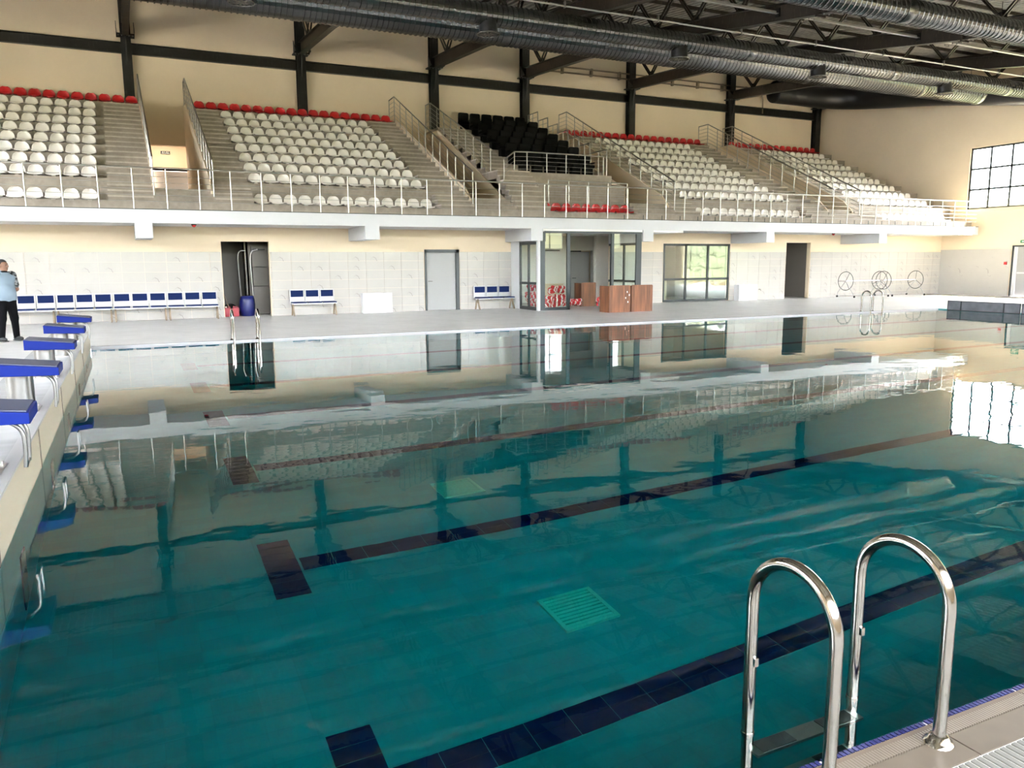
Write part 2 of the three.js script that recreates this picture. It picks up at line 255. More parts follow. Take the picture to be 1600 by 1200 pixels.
const LW = { z0: -24.3, z1: -3.2, y0: 3.85, y1: 6.58 }, LG = { z0: -12.6, z1: -5.8, y0: 0.25, y1: 2.9 }, LH = { z0: -10.6, z1: -7.0, y0: 0.9, y1: 2.6 };
{
  const g = structGroup('wall_left', 'cream wall at the start end of the hall', 'wall');
  const b = (z0, z1, y0, y1) => part(g, 'wall_piece', box(HX0 - 0.25, HX0, y0, y1, z0, z1), M.cream);
  b(HZ0 - 0.25, LW.z0, -0.3, 11.6); b(LW.z1, HZ1 + 0.25, -0.3, 11.6); b(LW.z0, LW.z1, LW.y1, 11.6); b(LW.z0, LW.z1, LH.y1, LW.y0); b(LW.z0, LH.z0, -0.3, LH.y1); b(LH.z0, LH.z1, -0.3, LH.y0); b(LH.z1, LW.z1, -0.3, LH.y1);
}
const RW = { z0: -24.3, z1: -12.9, y0: 3.85, y1: 6.58 }, RD = { z0: -22.0, z1: -20.1, y1: 2.2 };
{
  const g = structGroup('wall_right', 'cream end wall with a large gridded window', 'wall');
  const b = (z0, z1, y0, y1) => part(g, 'wall_piece', box(HX1, HX1 + 0.25, y0, y1, z0, z1), M.cream);
  b(HZ0 - 0.25, RW.z0, -0.3, 11.6); b(RW.z0, RW.z1, RW.y1, 11.6); b(RW.z0, RW.z1, 2.2, RW.y0); b(RW.z0, RD.z0, -0.3, 2.2); b(RD.z1, RW.z1, -0.3, 2.2);
  b(RW.z1, LG.z0, -0.3, 11.6); b(LG.z0, LG.z1, -0.3, LG.y0); b(LG.z0, LG.z1, LG.y1, 11.6); b(LG.z1, HZ1 + 0.25, -0.3, 11.6);
  part(g, 'tile_dado', box(HX1 - 0.018, HX1, 0, 2.06, WZ, RD.z0 - 0.05), M.marble[1]); part(g, 'tile_dado', box(HX1 - 0.018, HX1, 0, 2.06, RD.z1 + 0.05, LG.z0), M.marble[2]);
  part(g, 'sill', box(HX1 - 0.16, HX1 + 0.02, RW.y0 - 0.09, RW.y0, RW.z0 - 0.1, RW.z1 + 0.1), M.cream);
}
function windowGrid(name, label, axis, at, a0, a1, y0, y1, na, ys, mat, glass, bar = 0.055) {
  const w = structGroup(name, label, 'window'), t = 0.05, f = [];
  const put = (n, p, q, r, s, m, d = t) => part(w, n, axis === 'z' ? box(p, q, r, s, at - d / 2, at + d / 2) : box(at - d / 2, at + d / 2, r, s, p, q), m);
  put('frame_top', a0, a1, y1 - bar, y1, mat); put('frame_bottom', a0, a1, y0, y0 + bar, mat); put('frame_side', a0, a0 + bar, y0, y1, mat); put('frame_side', a1 - bar, a1, y0, y1, mat);
  const da = (a1 - a0) / na; for (let i = 1; i < na; i++) put('mullion', a0 + i * da - bar / 2, a0 + i * da + bar / 2, y0, y1, mat);
  for (const y of ys) put('transom', a0, a1, y - bar / 2, y + bar / 2, mat);
  const lv = [y0, ...ys, y1]; for (let i = 0; i < na; i++) for (let k = 0; k + 1 < lv.length; k++) put('pane', a0 + i * da, a0 + (i + 1) * da, lv[k], lv[k + 1], glass, 0.004);
  return w;
}
windowGrid('window_1', 'large bright gridded window high in the end wall', 'x', HX1 + 0.08, RW.z0, RW.z1, RW.y0, RW.y1, 12, [4.73, 5.64], M.alu, M.glass, 0.085);
windowGrid('window_13', 'low gridded window in the end wall by the pool', 'x', HX1 + 0.08, LG.z0, LG.z1, LG.y0, LG.y1, 8, [1.1, 2.0], M.alu, M.glass);
windowGrid('window_14', 'large gridded window high in the start end wall', 'x', HX0 - 0.08, LW.z0, LW.z1, LW.y0, LW.y1, 22, [4.73, 5.64], M.alu, M.glass, 0.06);
windowGrid('window_15', 'low gridded window in the start end wall', 'x', HX0 - 0.08, LH.z0, LH.z1, LH.y0, LH.y1, 4, [1.75], M.alu, M.glass);
const NW = []; for (let i = 0; i < 9; i++) NW.push([-10.6 + i * 5.0, -10.6 + i * 5.0 + 4.4]);
{ const g = structGroup('wall_near', 'cream side wall with a row of tall windows', 'wall'); wallWithHoles(g, 'z', HZ1, HZ1 + 0.25, HX0, HX1 + 0.2, -0.3, 11.6, NW.map(([a, b]) => [a, b, 2.5, 6.45]), M.cream); }
NW.forEach(([a, b], i) => windowGrid(`window_${i + 2}`, `tall gridded window in the near side wall, ${ord(i + 1)} from the start end`, 'z', HZ1 + 0.1, a, b, 2.5, 6.45, 4, [3.8, 5.1], M.alu, M.glass));
// end wall door, sign and call point
{
  const d = structGroup('door_4', 'grey metal exit door in the end wall', 'door');
  part(d, 'frame', join([box(HX1 - 0.03, HX1 + 0.12, 0, RD.y1, RD.z0, RD.z0 + 0.06), box(HX1 - 0.03, HX1 + 0.12, 0, RD.y1, RD.z1 - 0.06, RD.z1), box(HX1 - 0.03, HX1 + 0.12, RD.y1 - 0.06, RD.y1, RD.z0, RD.z1)]), M.alu);
  part(d, 'jamb', box(HX1 + 0.02, HX1 + 0.2, 0, RD.y1 - 0.06, RD.z0 + 0.06, RD.z0 + 0.2), M.white);
  const leaf = part(d, 'door_leaf', box(HX1 + 0.08, HX1 + 0.13, 0.01, RD.y1 - 0.06, RD.z0 + 0.2, RD.z1 - 0.06), M.door);
  part(leaf, 'push_bar', box(HX1 + 0.02, HX1 + 0.08, 0.98, 1.05, RD.z0 + 0.25, RD.z1 - 0.15), M.white);
  solid('call_point', join([box(HX1 - 0.06, HX1 - 0.018, 1.37, 1.49, -22.30, -22.18)]), M.red, 'small red fire call point beside the exit door', 'call point');
  const e = thing('exit_sign', 'small green exit sign above the grey exit door', 'sign', null, [HX1 - 0.02, 2.36, -21.5]);
  part(e, 'plate', box(-0.03, 0.02, -0.06, 0.06, -0.16, 0.16), M.green);
  part(e, 'arrow', box(-0.034, -0.03, -0.02, 0.02, -0.10, 0.06), M.paper);
}

// ---------- poolside wall under the balcony ----------
const DOORS = { d1: [2.59, 3.97, 0, 2.27], d2: [9.0, 10.25, 0, 2.04], room: [12.42, 16.4, 0, 2.62], win: [18.78, 22.08, 0, 2.28], d3: [25.12, 26.49, 0, 2.35] };
{
  const g = structGroup('wall_poolside', 'cream wall with a white marble tile dado under the balcony', 'wall');
  wallWithHoles(g, 'z', WZ - 0.2, WZ, HX0, HX1, 0, 2.7, Object.values(DOORS), M.cream);
  const W = 0.594, H = 0.292, TOP = 1.965, ge = box(-W / 2 + 0.003, W / 2 - 0.003, 0, H - 0.005, 0, 0.014), rest = [[], [], []];
  const free = (a, b, y0, y1) => { for (const h of Object.values(DOORS)) if (b > h[0] - 0.06 && a < h[1] + 0.06 && y1 > h[2] && y0 < h[3]) return false; return true; };
  let n = 0;
  for (let c = 0; c < 64; c++) for (let r = 0; r < 7; r++) {
    const x = -3.1 + c * W, y1 = TOP - r * H, y0 = Math.max(0.002, y1 - H), k = Math.floor(hash(c, r, 77) * 3);
    let a = x, b = x + W; if (a > HX1) continue; b = Math.min(b, HX1);
    for (const h of Object.values(DOORS)) { if (y1 < h[2] || y0 > h[3]) continue; if (a < h[0] && b > h[0] - 0.02) b = h[0] - 0.02; else if (a < h[1] + 0.02 && b > h[1]) a = h[1] + 0.02; else if (a >= h[0] - 0.02 && b <= h[1] + 0.02) b = a; }
    if (b - a < 0.03) continue;
    const whole = b - a > W - 0.01 && y1 - y0 > H - 0.01, gm = whole ? ge : box(-(b - a) / 2 + 0.003, (b - a) / 2 - 0.003, 0, y1 - y0 - 0.005, 0, 0.014);
    if (n < 290 && x < 20) { const t = part(g, 'wall_tile', gm, M.marble[k]); t.position.set((a + b) / 2, y0, WZ); n++; }
    else rest[k].push(gm.clone().translate((a + b) / 2, y0, WZ));
  }
  rest.forEach((l, k) => { if (l.length) part(g, 'far_wall_tiles', join(l), M.marble[k]).userData.kind = 'stuff'; });
}
// rooms behind the openings
{
  const r = structGroup('room_walls', 'plain inner walls of the rooms behind the poolside wall', 'wall');
  const w = (x0, x1, y0, y1, z0, z1, m = M.cream) => part(r, 'wall_piece', box(x0, x1, y0, y1, z0, z1), m);
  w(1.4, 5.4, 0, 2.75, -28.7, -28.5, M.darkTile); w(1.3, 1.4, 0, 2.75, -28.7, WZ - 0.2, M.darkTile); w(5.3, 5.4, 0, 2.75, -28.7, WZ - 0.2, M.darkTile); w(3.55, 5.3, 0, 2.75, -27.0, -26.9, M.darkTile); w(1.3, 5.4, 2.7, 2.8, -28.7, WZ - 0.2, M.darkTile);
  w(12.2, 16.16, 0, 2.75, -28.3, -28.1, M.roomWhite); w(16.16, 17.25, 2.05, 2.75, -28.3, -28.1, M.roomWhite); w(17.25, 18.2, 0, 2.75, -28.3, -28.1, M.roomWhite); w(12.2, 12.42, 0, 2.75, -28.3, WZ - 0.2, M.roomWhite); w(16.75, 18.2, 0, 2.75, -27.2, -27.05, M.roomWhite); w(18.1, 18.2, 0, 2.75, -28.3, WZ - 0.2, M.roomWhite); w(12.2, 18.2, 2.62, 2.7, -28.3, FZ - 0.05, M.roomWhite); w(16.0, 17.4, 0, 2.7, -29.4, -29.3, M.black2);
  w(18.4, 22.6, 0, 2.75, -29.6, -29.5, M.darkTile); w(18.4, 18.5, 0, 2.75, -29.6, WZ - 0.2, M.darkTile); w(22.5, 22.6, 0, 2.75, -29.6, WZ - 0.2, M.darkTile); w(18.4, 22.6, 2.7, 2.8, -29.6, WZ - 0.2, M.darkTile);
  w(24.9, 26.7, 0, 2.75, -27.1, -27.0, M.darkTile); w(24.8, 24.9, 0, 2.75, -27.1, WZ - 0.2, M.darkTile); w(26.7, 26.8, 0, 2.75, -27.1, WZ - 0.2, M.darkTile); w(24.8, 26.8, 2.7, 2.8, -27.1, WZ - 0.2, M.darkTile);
}
{
  const [a, b, , t] = DOORS.d2, d = structGroup('door_2', 'closed grey door in a black frame', 'door');
  part(d, 'frame', join([box(a, a + 0.075, 0, t, WZ - 0.12, WZ + 0.03), box(b - 0.12, b, 0, t, WZ - 0.12, WZ + 0.03), box(a, b, t - 0.1, t, WZ - 0.12, WZ + 0.03)]), M.alu);
  const leaf = part(d, 'door_leaf', box(a + 0.075, b - 0.12, 0.01, t - 0.1, WZ - 0.09, WZ - 0.04), M.door);
  part(leaf, 'handle', join([rod([a + 0.14, 0.98, WZ - 0.04], [a + 0.14, 0.98, WZ + 0.02], 0.012), rod([a + 0.14, 0.98, WZ + 0.02], [a + 0.27, 0.98, WZ + 0.02], 0.010)]), M.chrome);
}
windowGrid('window_11', 'wide dark framed window reflecting the bright hall', 'z', WZ - 0.02, DOORS.win[0], DOORS.win[1], 0.02, DOORS.win[3], 3, [0.9], M.alu, M.glassWavy, 0.085);
// glazed control room bay
{
  const X0 = 12.25, X1 = 16.3, g = structGroup('window_12', 'dark framed glass front of the control room standing out from the wall', 'window');
  part(g, 'corner_post', box(12.22, 12.31, 0, 2.3, FZ - 0.06, FZ + 0.05), M.white, 'white corner post');
  const fr = (n, x0, x1, y0, y1, z0, z1) => part(g, n, box(x0, x1, y0, y1, z0, z1), M.alu);
  fr('side_frame', X0 - 0.02, X0 + 0.04, 0.0, 0.11, -24.75, FZ); fr('side_frame', X0 - 0.02, X0 + 0.04, 2.18, 2.27, -24.75, FZ); fr('side_frame', X0 - 0.02, X0 + 0.04, 0, 2.27, -24.75, -24.68); fr('side_frame', X0 - 0.02, X0 + 0.04, 0, 2.27, -24.12, -24.05); fr('side_frame', X0 - 0.02, X0 + 0.04, 0, 2.27, FZ - 0.1, FZ - 0.06); fr('side_frame', X0 - 0.02, X0 + 0.04, 0.86, 0.94, -24.75, FZ);
  part(g, 'pane', box(X0 + 0.005, X0 + 0.01, 0.1, 2.2, -24.7, FZ - 0.06), M.glass);
  part(g, 'side_wall', box(X0 - 0.03, X0 + 0.08, 0, 2.3, WZ, -24.75), M.white);
  fr('front_frame', 12.31, 12.5, 0, 2.28, FZ - 0.03, FZ + 0.03); fr('front_frame', 12.5, 16.35, 2.55, 2.62, FZ - 0.03, FZ + 0.03); fr('front_frame', 12.5, 13.45, 0, 0.1, FZ - 0.03, FZ + 0.03); fr('front_frame', 13.34, 13.46, 0, 2.55, FZ - 0.03, FZ + 0.03); fr('front_frame', 12.44, 12.52, 2.28, 2.6, FZ - 0.03, FZ + 0.03);
  fr('front_frame', 15.1, 15.2, 0, 2.55, FZ - 0.03, FZ + 0.03); fr('front_frame', 16.12, 16.34, 0, 2.55, FZ - 0.03, FZ + 0.03); fr('front_frame', 15.2, 16.12, 0, 0.1, FZ - 0.03, FZ + 0.03);
  part(g, 'pane', box(12.5, 13.36, 0.1, 2.55, FZ - 0.003, FZ + 0.003), M.glass); part(g, 'pane', box(15.2, 16.12, 0.1, 2.55, FZ - 0.003, FZ + 0.003), M.glass);
  fr('side_frame', 16.28, 16.34, 0.0, 0.1, WZ, FZ); fr('side_frame', 16.28, 16.34, 2.18, 2.26, WZ, FZ); fr('side_frame', 16.28, 16.34, 0.86, 0.94, WZ, FZ); fr('side_frame', 16.28, 16.34, 0, 2.26, -24.45, -24.37); fr('side_frame', 16.28, 16.34, 0, 2.26, -25.3, -25.22);
  part(g, 'pane', box(16.305, 16.31, 0.1, 2.2, WZ, FZ), M.glass); part(g, 'side_wall', box(16.26, 16.36, 2.26, 2.62, WZ, FZ), M.white); part(g, 'side_wall', box(12.42, 12.5, 2.28, 2.62, WZ, FZ - 0.03), M.white);
  const d = structGroup('door_5', 'grey inner door standing ajar in the control room', 'door');
  const leaf = part(d, 'door_leaf', box(16.16, 17.02, 0.01, 2.0, -28.06, -28.02), M.door); part(leaf, 'handle', join([rod([16.24, 0.95, -28.02], [16.24, 0.95, -27.97], 0.012), rod([16.24, 0.95, -27.97], [16.38, 0.95, -27.97], 0.012)]), M.alu);
  const ac = thing('air_conditioner', 'white wall air conditioner high in the control room', 'air conditioner', null, [15.2, 2.02, -28.1]);
  part(ac, 'casing', box(-0.42, 0.42, 0, 0.27, 0, 0.2), M.cabinet); part(ac, 'outlet', box(-0.38, 0.38, 0.01, 0.05, 0.2, 0.205), M.alu);
  const cl = thing('ceiling_lamp', 'round ceiling lamp inside the control room', 'lamp', null, [15.1, 2.62, -24.9]); part(cl, 'shade', new THREE.SphereGeometry(0.2, 20, 8, 0, Math.PI * 2, Math.PI / 2, Math.PI / 2).scale(1, 0.35, 1), M.cabinet);
  const sh = thing('low_shelf', 'pale low cupboard inside the control room', 'cupboard', null, [15.1, 0, -27.85]); part(sh, 'body', box(-0.5, 0.5, 0, 0.72, -0.2, 0.2), M.cream); part(sh, 'top', box(-0.52, 0.52, 0.72, 0.75, -0.22, 0.22), M.cream);
  const sh2 = thing('reception_counter', 'pale counter behind the wide dark framed window', 'counter', null, [19.3, 0, -26.6]); part(sh2, 'body', box(-0.35, 0.35, 0, 0.85, -0.3, 0.3), M.cream); part(sh2, 'top', box(-0.4, 0.4, 0.85, 0.89, -0.34, 0.34), M.wood);
}
// balcony slab with its beams
{
  const g = structGroup('balcony', 'white balcony slab with downstand beams', 'balcony');
  part(g, 'slab', box(HX0, 34.55, 2.69, 3.04, WZ - 0.4, FZ), M.white);
  for (const [a, b] of [[-5.9, -5.45], [0.27, 0.7], [6.46, 6.9], [12.0, 12.44], [16.42, 16.86], [22.1, 22.5], [28.25, 28.7]]) part(g, 'beam', box(a, b, 2.3, 2.69, WZ, FZ), M.white);
  part(g, 'kerb', box(HX0, 34.55, 3.04, 3.06, FZ - 0.12, FZ - 0.004), M.alu);
  part(g, 'upstand', box(HX0, HX1, 2.9, 3.28, -25.2, -23.98), M.concrete, 'concrete step below the front row');
  for (let i = 0; i < 22; i++) part(g, 'upstand_joint', box(-0.012, 0.012, 3.09, 3.24, -23.98, -23.972), M.alu).position.x = 16.0 + i * 0.815;
}

// ---------- stands ----------
function stepBox(s, x0, x1, y0, y1, z0, z1) { const b = part(s, 'step', box(x0, x1, y0, y1 - 0.045, z0, z1), M.step); part(b, 'nosing', box(x0, x1, y1 - 0.045, y1, z0, z1 + 0.035), M.nosingStone); return b; }
const TR = (k) => k === 0 ? 3.28 : 3.97 + 0.41 * (k - 1), RZ = (k) => k === 0 ? -23.98 : -25.1 - 0.9 * (k - 1);   // tread height, riser place
const VT = [4.8, 5.2, 5.57, 5.94, 6.31, 6.69, 7.08], VZ = [-26.0, -27.25, -28.1, -28.96, -29.82, -30.7, -31.6, HZ0];
function terrace(label, x0, x1) {
  const g = structGroup('grandstand', label, 'stand');
  for (let k = 1; k <= 9; k++) part(g, 'terrace', box(x0, x1, TR(k) - 0.62, TR(k), k < 9 ? RZ(k + 1) - 0.12 : HZ0, RZ(k)), M.concrete);
  const poly = [[RZ(1) + 0.5, 2.9], [RZ(1) + 0.5, TR(1) - 0.3], [RZ(1), TR(1) + 0.14], [RZ(9), TR(9) + 0.14], [HZ0, TR(9) + 0.14], [HZ0, 2.9]];
  if (x0 > HX0 + 1) part(g, 'side_wall', extrudeX(poly, x0 - 0.06, x0), M.cream);
  if (x1 < HX1 - 1) part(g, 'side_wall', extrudeX(poly, x1, x1 + 0.06), M.cream);
  return g;
}
terrace('concrete terraces of the leftmost seating block', HX0, 0.81);
terrace('concrete terraces of the block left of the black seats', 2.40, 10.35);
terrace('concrete terraces of the block right of the black seats', 18.4, 26.5);
terrace('concrete terraces of the rightmost seating block', 28.0, HX1);
{
  const g = structGroup('grandstand', 'concrete terraces under the black seats', 'stand');
  part(g, 'terrace', box(13.15, 16.75, 3.2, 4.36, -26.2, -25.1), M.concrete);
  VT.forEach((y, k) => part(g, 'terrace', box(k ? 11.9 : 13.15, 16.75, y - (k ? 0.6 : 1.6), y, VZ[k + 1] - (k < 6 ? 0.12 : 0), VZ[k]), M.concrete));
  for (const x of [11.85, 16.75]) part(g, 'side_wall', extrudeX([[x < 12 ? VZ[0] + 1.2 : -25.15, 2.9], [x < 12 ? VZ[0] + 1.2 : -25.15, x < 12 ? 3.6 : 4.3], [VZ[6] + 0.1, VT[6] - 0.12], [HZ0, VT[6] - 0.12], [HZ0, 2.9]], x, x + 0.05), M.cream);
  const s = structGroup('staircase', 'concrete stair climbing beside the black seats', 'stairs');
  for (let i = 1; i <= 8; i++) stepBox(s, 11.9, 13.15, 3.28 + 0.19 * (i - 1) - 0.1, 3.28 + 0.19 * i, i < 8 ? -24.2 - 0.225 * i - 0.1 : VZ[1], -24.2 - 0.225 * (i - 1));
  for (let k = 0; k < 6; k++) { stepBox(s, 11.9, 13.15, VT[k], (VT[k] + VT[k + 1]) / 2, VZ[k + 1], VZ[k + 1] + 0.43); stepBox(s, 11.9, 13.15, VT[k + 1] - 0.19, VT[k + 1] + 0.004, VZ[k + 1] - 0.4, VZ[k + 1] + 0.008); };
}
for (const [x0, x1, label] of [[-0.32, 0.81, 'concrete aisle stair beside the leftmost seating block'], [2.40, 3.45, 'concrete aisle stair on the right side of the leftmost stairwell'], [9.2, 10.35, 'concrete aisle stair between white seats and the black block stairwell'], [18.4, 19.6, 'concrete aisle stair right of the black block stairwell'], [25.25, 26.5, 'concrete aisle stair left of the rightmost stairwell'], [28.0, 29.4, 'concrete aisle stair at the left of the rightmost seats']]) {
  const s = structGroup('staircase', label, 'stairs');
  for (let i = 1; i <= 3; i++) stepBox(s, x0, x1, 3.28 + 0.1725 * (i - 1), 3.28 + 0.1725 * i, RZ(1), RZ(1) + 0.84 - 0.28 * (i - 1));
  for (let k = 1; k < 9; k++) { stepBox(s, x0, x1, TR(k), TR(k) + 0.205, RZ(k + 1), RZ(k + 1) + 0.45); stepBox(s, x0, x1, TR(k + 1) - 0.205, TR(k + 1) + 0.004, RZ(k + 1) - 0.44, RZ(k + 1) + 0.008); }
}
VOM.forEach(([a, b], i) => {
  const w = ['leftmost', 'left of the black seats', 'right of the black seats', 'rightmost'][i];
  const g = structGroup('stairwell', `cream walled passage cutting through the stand, ${w}`, 'passage');
  part(g, 'floor', box(a, b, 2.9, 3.72, -35.6, -24.75), M.concrete);
  part(g, 'step', box(a, b, 3.2, 3.43, -24.75, -24.25), M.step); part(g, 'step', box(a, b, 3.2, 3.575, -24.75, -24.5), M.step);
  part(g, 'corridor_side', box(a - 0.6, a - 0.5, 3.6, 6.6, -35.7, HZ0 - 0.25), M.cream); part(g, 'corridor_side', box(b + 0.5, b + 0.6, 3.6, 6.6, -35.7, HZ0 - 0.25), M.cream);
  part(g, 'corridor_ceiling', box(a - 0.6, b + 0.6, 6.5, 6.6, -35.7, HZ0 - 0.25), M.cream); part(g, 'corridor_floor', box(a - 0.6, b + 0.6, 3.5, 3.72, -35.7, HZ0 - 0.25), M.concrete);
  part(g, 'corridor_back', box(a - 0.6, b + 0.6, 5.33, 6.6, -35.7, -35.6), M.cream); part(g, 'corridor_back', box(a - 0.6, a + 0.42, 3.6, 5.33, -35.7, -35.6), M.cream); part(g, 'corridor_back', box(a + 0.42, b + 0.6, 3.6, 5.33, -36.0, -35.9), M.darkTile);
  part(g, 'corridor_back', box(a - 0.6, b + 0.6, 5.33, 5.4, -36.0, -35.6), M.cream);
});
{
  const l = thing('corridor_lamp', 'flat ceiling lamp in the corridor behind the leftmost stairwell', 'lamp', null, [1.6, 6.5, -34.4]);
  part(l, 'housing', box(-0.35, 0.35, -0.05, 0, -0.2, 0.2), M.white); part(l, 'diffuser', box(-0.32, 0.32, -0.058, -0.05, -0.17, 0.17), M.lampGlow);
  const a = new THREE.RectAreaLight(new THREE.Color().setRGB(1, 0.9, 0.72), 14, 0.62, 0.32); a.position.set(1.6, 6.43, -34.4); a.lookAt(1.6, 0, -34.4); scene.add(a);
}
{
  const e = thing('exit_sign', 'small black sign plate inside the leftmost stairwell', 'sign', null, [1.73, 6.03, -35.6]);
  part(e, 'plate', box(-0.175, 0.175, -0.06, 0.06, 0, 0.03), M.plate);
for (const x of [-0.12, -0.06, 0.02, 0.08]) part(e, 'letter', box(x, x + 0.035, 0.012, 0.035, 0.03, 0.032), M.paper); for (const x of [-0.13, -0.07, -0.01, 0.05, 0.1]) part(e, 'letter', box(x, x + 0.035, -0.035, -0.012, 0.03, 0.032), M.paper);
}

// seats
function seatShell() {
  const prof = [[0.000, 0.065], [0.004, 0.088], [-0.05, 0.083], [-0.16, 0.072], [-0.27, 0.078], [-0.335, 0.10], [-0.365, 0.15], [-0.38, 0.215], [-0.392, 0.28], [-0.398, 0.33], [-0.400, 0.362]];
  const wid = [0.36, 0.37, 0.38, 0.385, 0.385, 0.385, 0.385, 0.375, 0.335, 0.265, 0.15], nu = 10, nv = prof.length;
  const row = (off) => prof.map(([z, y], i) => { const q = prof[Math.min(i + 1, nv - 1)], o = prof[Math.max(i - 1, 0)], dz = q[0] - o[0], dy = q[1] - o[1], l = Math.hypot(dz, dy) || 1, nz = -dy / l, ny = dz / l; return [z - nz * off, y - ny * off, wid[i]]; });
  const pos = [], idx = [];
  for (const [off] of [[0], [0.014]]) for (const [z, y, w] of row(off)) for (let j = 0; j <= nu; j++) { const u = j / nu * 2 - 1, cup = clamp((y - 0.08) / 0.2); pos.push(u * w / 2, y + 0.02 * (1 - cup) * u * u * u * u, z + 0.05 * cup * u * u); }
  const N = (nu + 1) * nv, at = (s, i, j) => s * N + i * (nu + 1) + j;
  for (let i = 0; i + 1 < nv; i++) for (let j = 0; j < nu; j++) { idx.push(at(0, i, j), at(0, i, j + 1), at(0, i + 1, j), at(0, i, j + 1), at(0, i + 1, j + 1), at(0, i + 1, j)); idx.push(at(1, i, j), at(1, i + 1, j), at(1, i, j + 1), at(1, i, j + 1), at(1, i + 1, j), at(1, i + 1, j + 1)); }
  const rim = []; for (let j = 0; j <= nu; j++) rim.push([0, j]); for (let i = 1; i < nv; i++) rim.push([i, nu]); for (let j = nu - 1; j >= 0; j--) rim.push([nv - 1, j]); for (let i = nv - 2; i > 0; i--) rim.push([i, 0]);
  for (let k = 0; k < rim.length; k++) { const a = rim[k], b = rim[(k + 1) % rim.length]; idx.push(at(0, ...a), at(1, ...a), at(0, ...b), at(0, ...b), at(1, ...a), at(1, ...b)); }
  const g = new THREE.BufferGeometry(); g.setAttribute('position', new THREE.Float32BufferAttribute(pos, 3)); g.setIndex(idx);
  const s = g.toNonIndexed(); g.computeVertexNormals(); const n = g.toNonIndexed(); s.setAttribute('normal', n.attributes.normal);
  const foot = box(-0.05, 0.05, 0, 0.075, -0.26, -0.12); s.setAttribute('uv', new THREE.Float32BufferAttribute(new Float32Array(s.attributes.position.count * 2), 2));
  return join([s, foot]);
}
const SEAT = seatShell();
const LIP = (k) => k === 0 ? -24.45 : k === 9 ? -32.42 : -25.4 - 0.9 * (k - 1);
{
  const whites = [], reds = [];
  const blk = (x0, x1, n, rows, name, from) => { for (const k of rows) for (let i = 0; i < n; i++) whites.push({ x: lerp(x0, x1, (i + 0.5) / n), k, i: from === 'right' ? n - i : i + 1, name, from }); };
  blk(-0.55 - 8 * 0.43, -0.55, 8, [0, 1, 2, 3, 4, 5, 6, 7, 8], 'leftmost block', 'right');
  blk(3.5, 9.1, 13, [0, 1, 2, 3, 4, 5, 6, 7, 8], 'block left of the black seats', 'left');
  blk(19.7, 25.15, 13, [0, 1, 2, 3, 4, 5, 6, 7, 8], 'block right of the black seats', 'left');
  blk(29.5, 34.1, 11, [0, 1, 2, 3, 4, 5, 6, 7, 8], 'rightmost block', 'left');
  for (const s of whites) { s.y = TR(s.k); s.z = LIP(s.k); s.d = Math.hypot(s.x, s.z); }
  whites.sort((a, b) => a.d - b.d);
  const far = [];
  whites.forEach((s, n) => {
    if (n < 300) solid('stadium_seat', SEAT, M.seatWhite, `white seat, ${s.k ? ord(s.k + 1) + ' row up' : 'front row'}, ${ord(s.i)} from ${s.from}, ${s.name}`, 'seat', 'white stadium seats').position.set(s.x, s.y, s.z);
    else far.push(SEAT.clone().translate(s.x, s.y, s.z));
  });
  solid('far_stadium_seating', join(far), M.seatWhite, 'farther white seats high in the right hand blocks', 'seating', null, 'stuff');
  const red = (x0, x1, n, k, name, from) => { for (let i = 0; i < n; i++) reds.push({ x: lerp(x0, x1, (i + 0.5) / n), k, label: `red seat, ${k ? 'top row' : 'front row'}, ${ord(from === 'right' ? n - i : i + 1)} from ${from}, ${name}` }); };
  red(0.8 - 12 * 0.43, 0.8, 12, 9, 'leftmost block', 'right'); red(2.65, 10.27, 18, 9, 'block left of the black seats', 'left'); red(18.45, 26.35, 18, 9, 'block right of the black seats', 'left'); red(28.1, 34.15, 14, 9, 'rightmost block', 'left'); red(11.86, 16.74, 12, 0, 'below the black seats', 'left');
  for (const s of reds) solid('stadium_seat', SEAT, M.seatRed, s.label, 'seat', 'red stadium seats').position.set(s.x, TR(s.k), LIP(s.k));
}
function roundBox(w, h, d, r, seg = 3) {
  const g = new THREE.BoxGeometry(w, h, d, seg * 2, seg * 2, seg * 2), p = g.attributes.position, c = V(0, 0, 0), q = V(0, 0, 0);
  for (let i = 0; i < p.count; i++) { q.fromBufferAttribute(p, i); c.set(clamp(q.x, -w / 2 + r, w / 2 - r), clamp(q.y, -h / 2 + r, h / 2 - r), clamp(q.z, -d / 2 + r, d / 2 - r)); q.sub(c); if (q.lengthSq() > 1e-9) q.setLength(r); q.add(c); p.setXYZ(i, q.x, q.y, q.z); }
  g.computeVertexNormals(); return g;
}
{
  const cushion = roundBox(0.44, 0.13, 0.44, 0.05).translate(0, 0.40, 0), back = roundBox(0.47, 0.52, 0.13, 0.06).rotateX(0.12).translate(0, 0.62, -0.23), base = box(-0.18, 0.18, 0, 0.36, -0.14, 0.1), arm = join([roundBox(0.05, 0.06, 0.34, 0.02).translate(-0.235, 0.55, -0.02).toNonIndexed(), roundBox(0.05, 0.06, 0.34, 0.02).translate(0.235, 0.55, -0.02).toNonIndexed()]);
  let proto = null;
  for (let k = 0; k < 7; k++) for (let i = 0; i < 6; i++) {
    const pos = [13.5 + i * 0.545, VT[k], k === 6 ? -32.5 : VZ[k + 1] + 0.36], label = `padded black armchair seat, ${k ? ord(k + 1) + ' row up' : 'front row'}, ${ord(i + 1)} from left`;
    if (proto) { copyOf(proto, label, pos); continue; }
    proto = thing('padded_seat', label, 'seat', 'padded black seats in the middle block', pos);
    part(proto, 'cushion', cushion, M.black); part(proto, 'backrest', back, M.black); part(proto, 'base', base, M.black); part(proto, 'armrests', arm, M.black);
  }
}

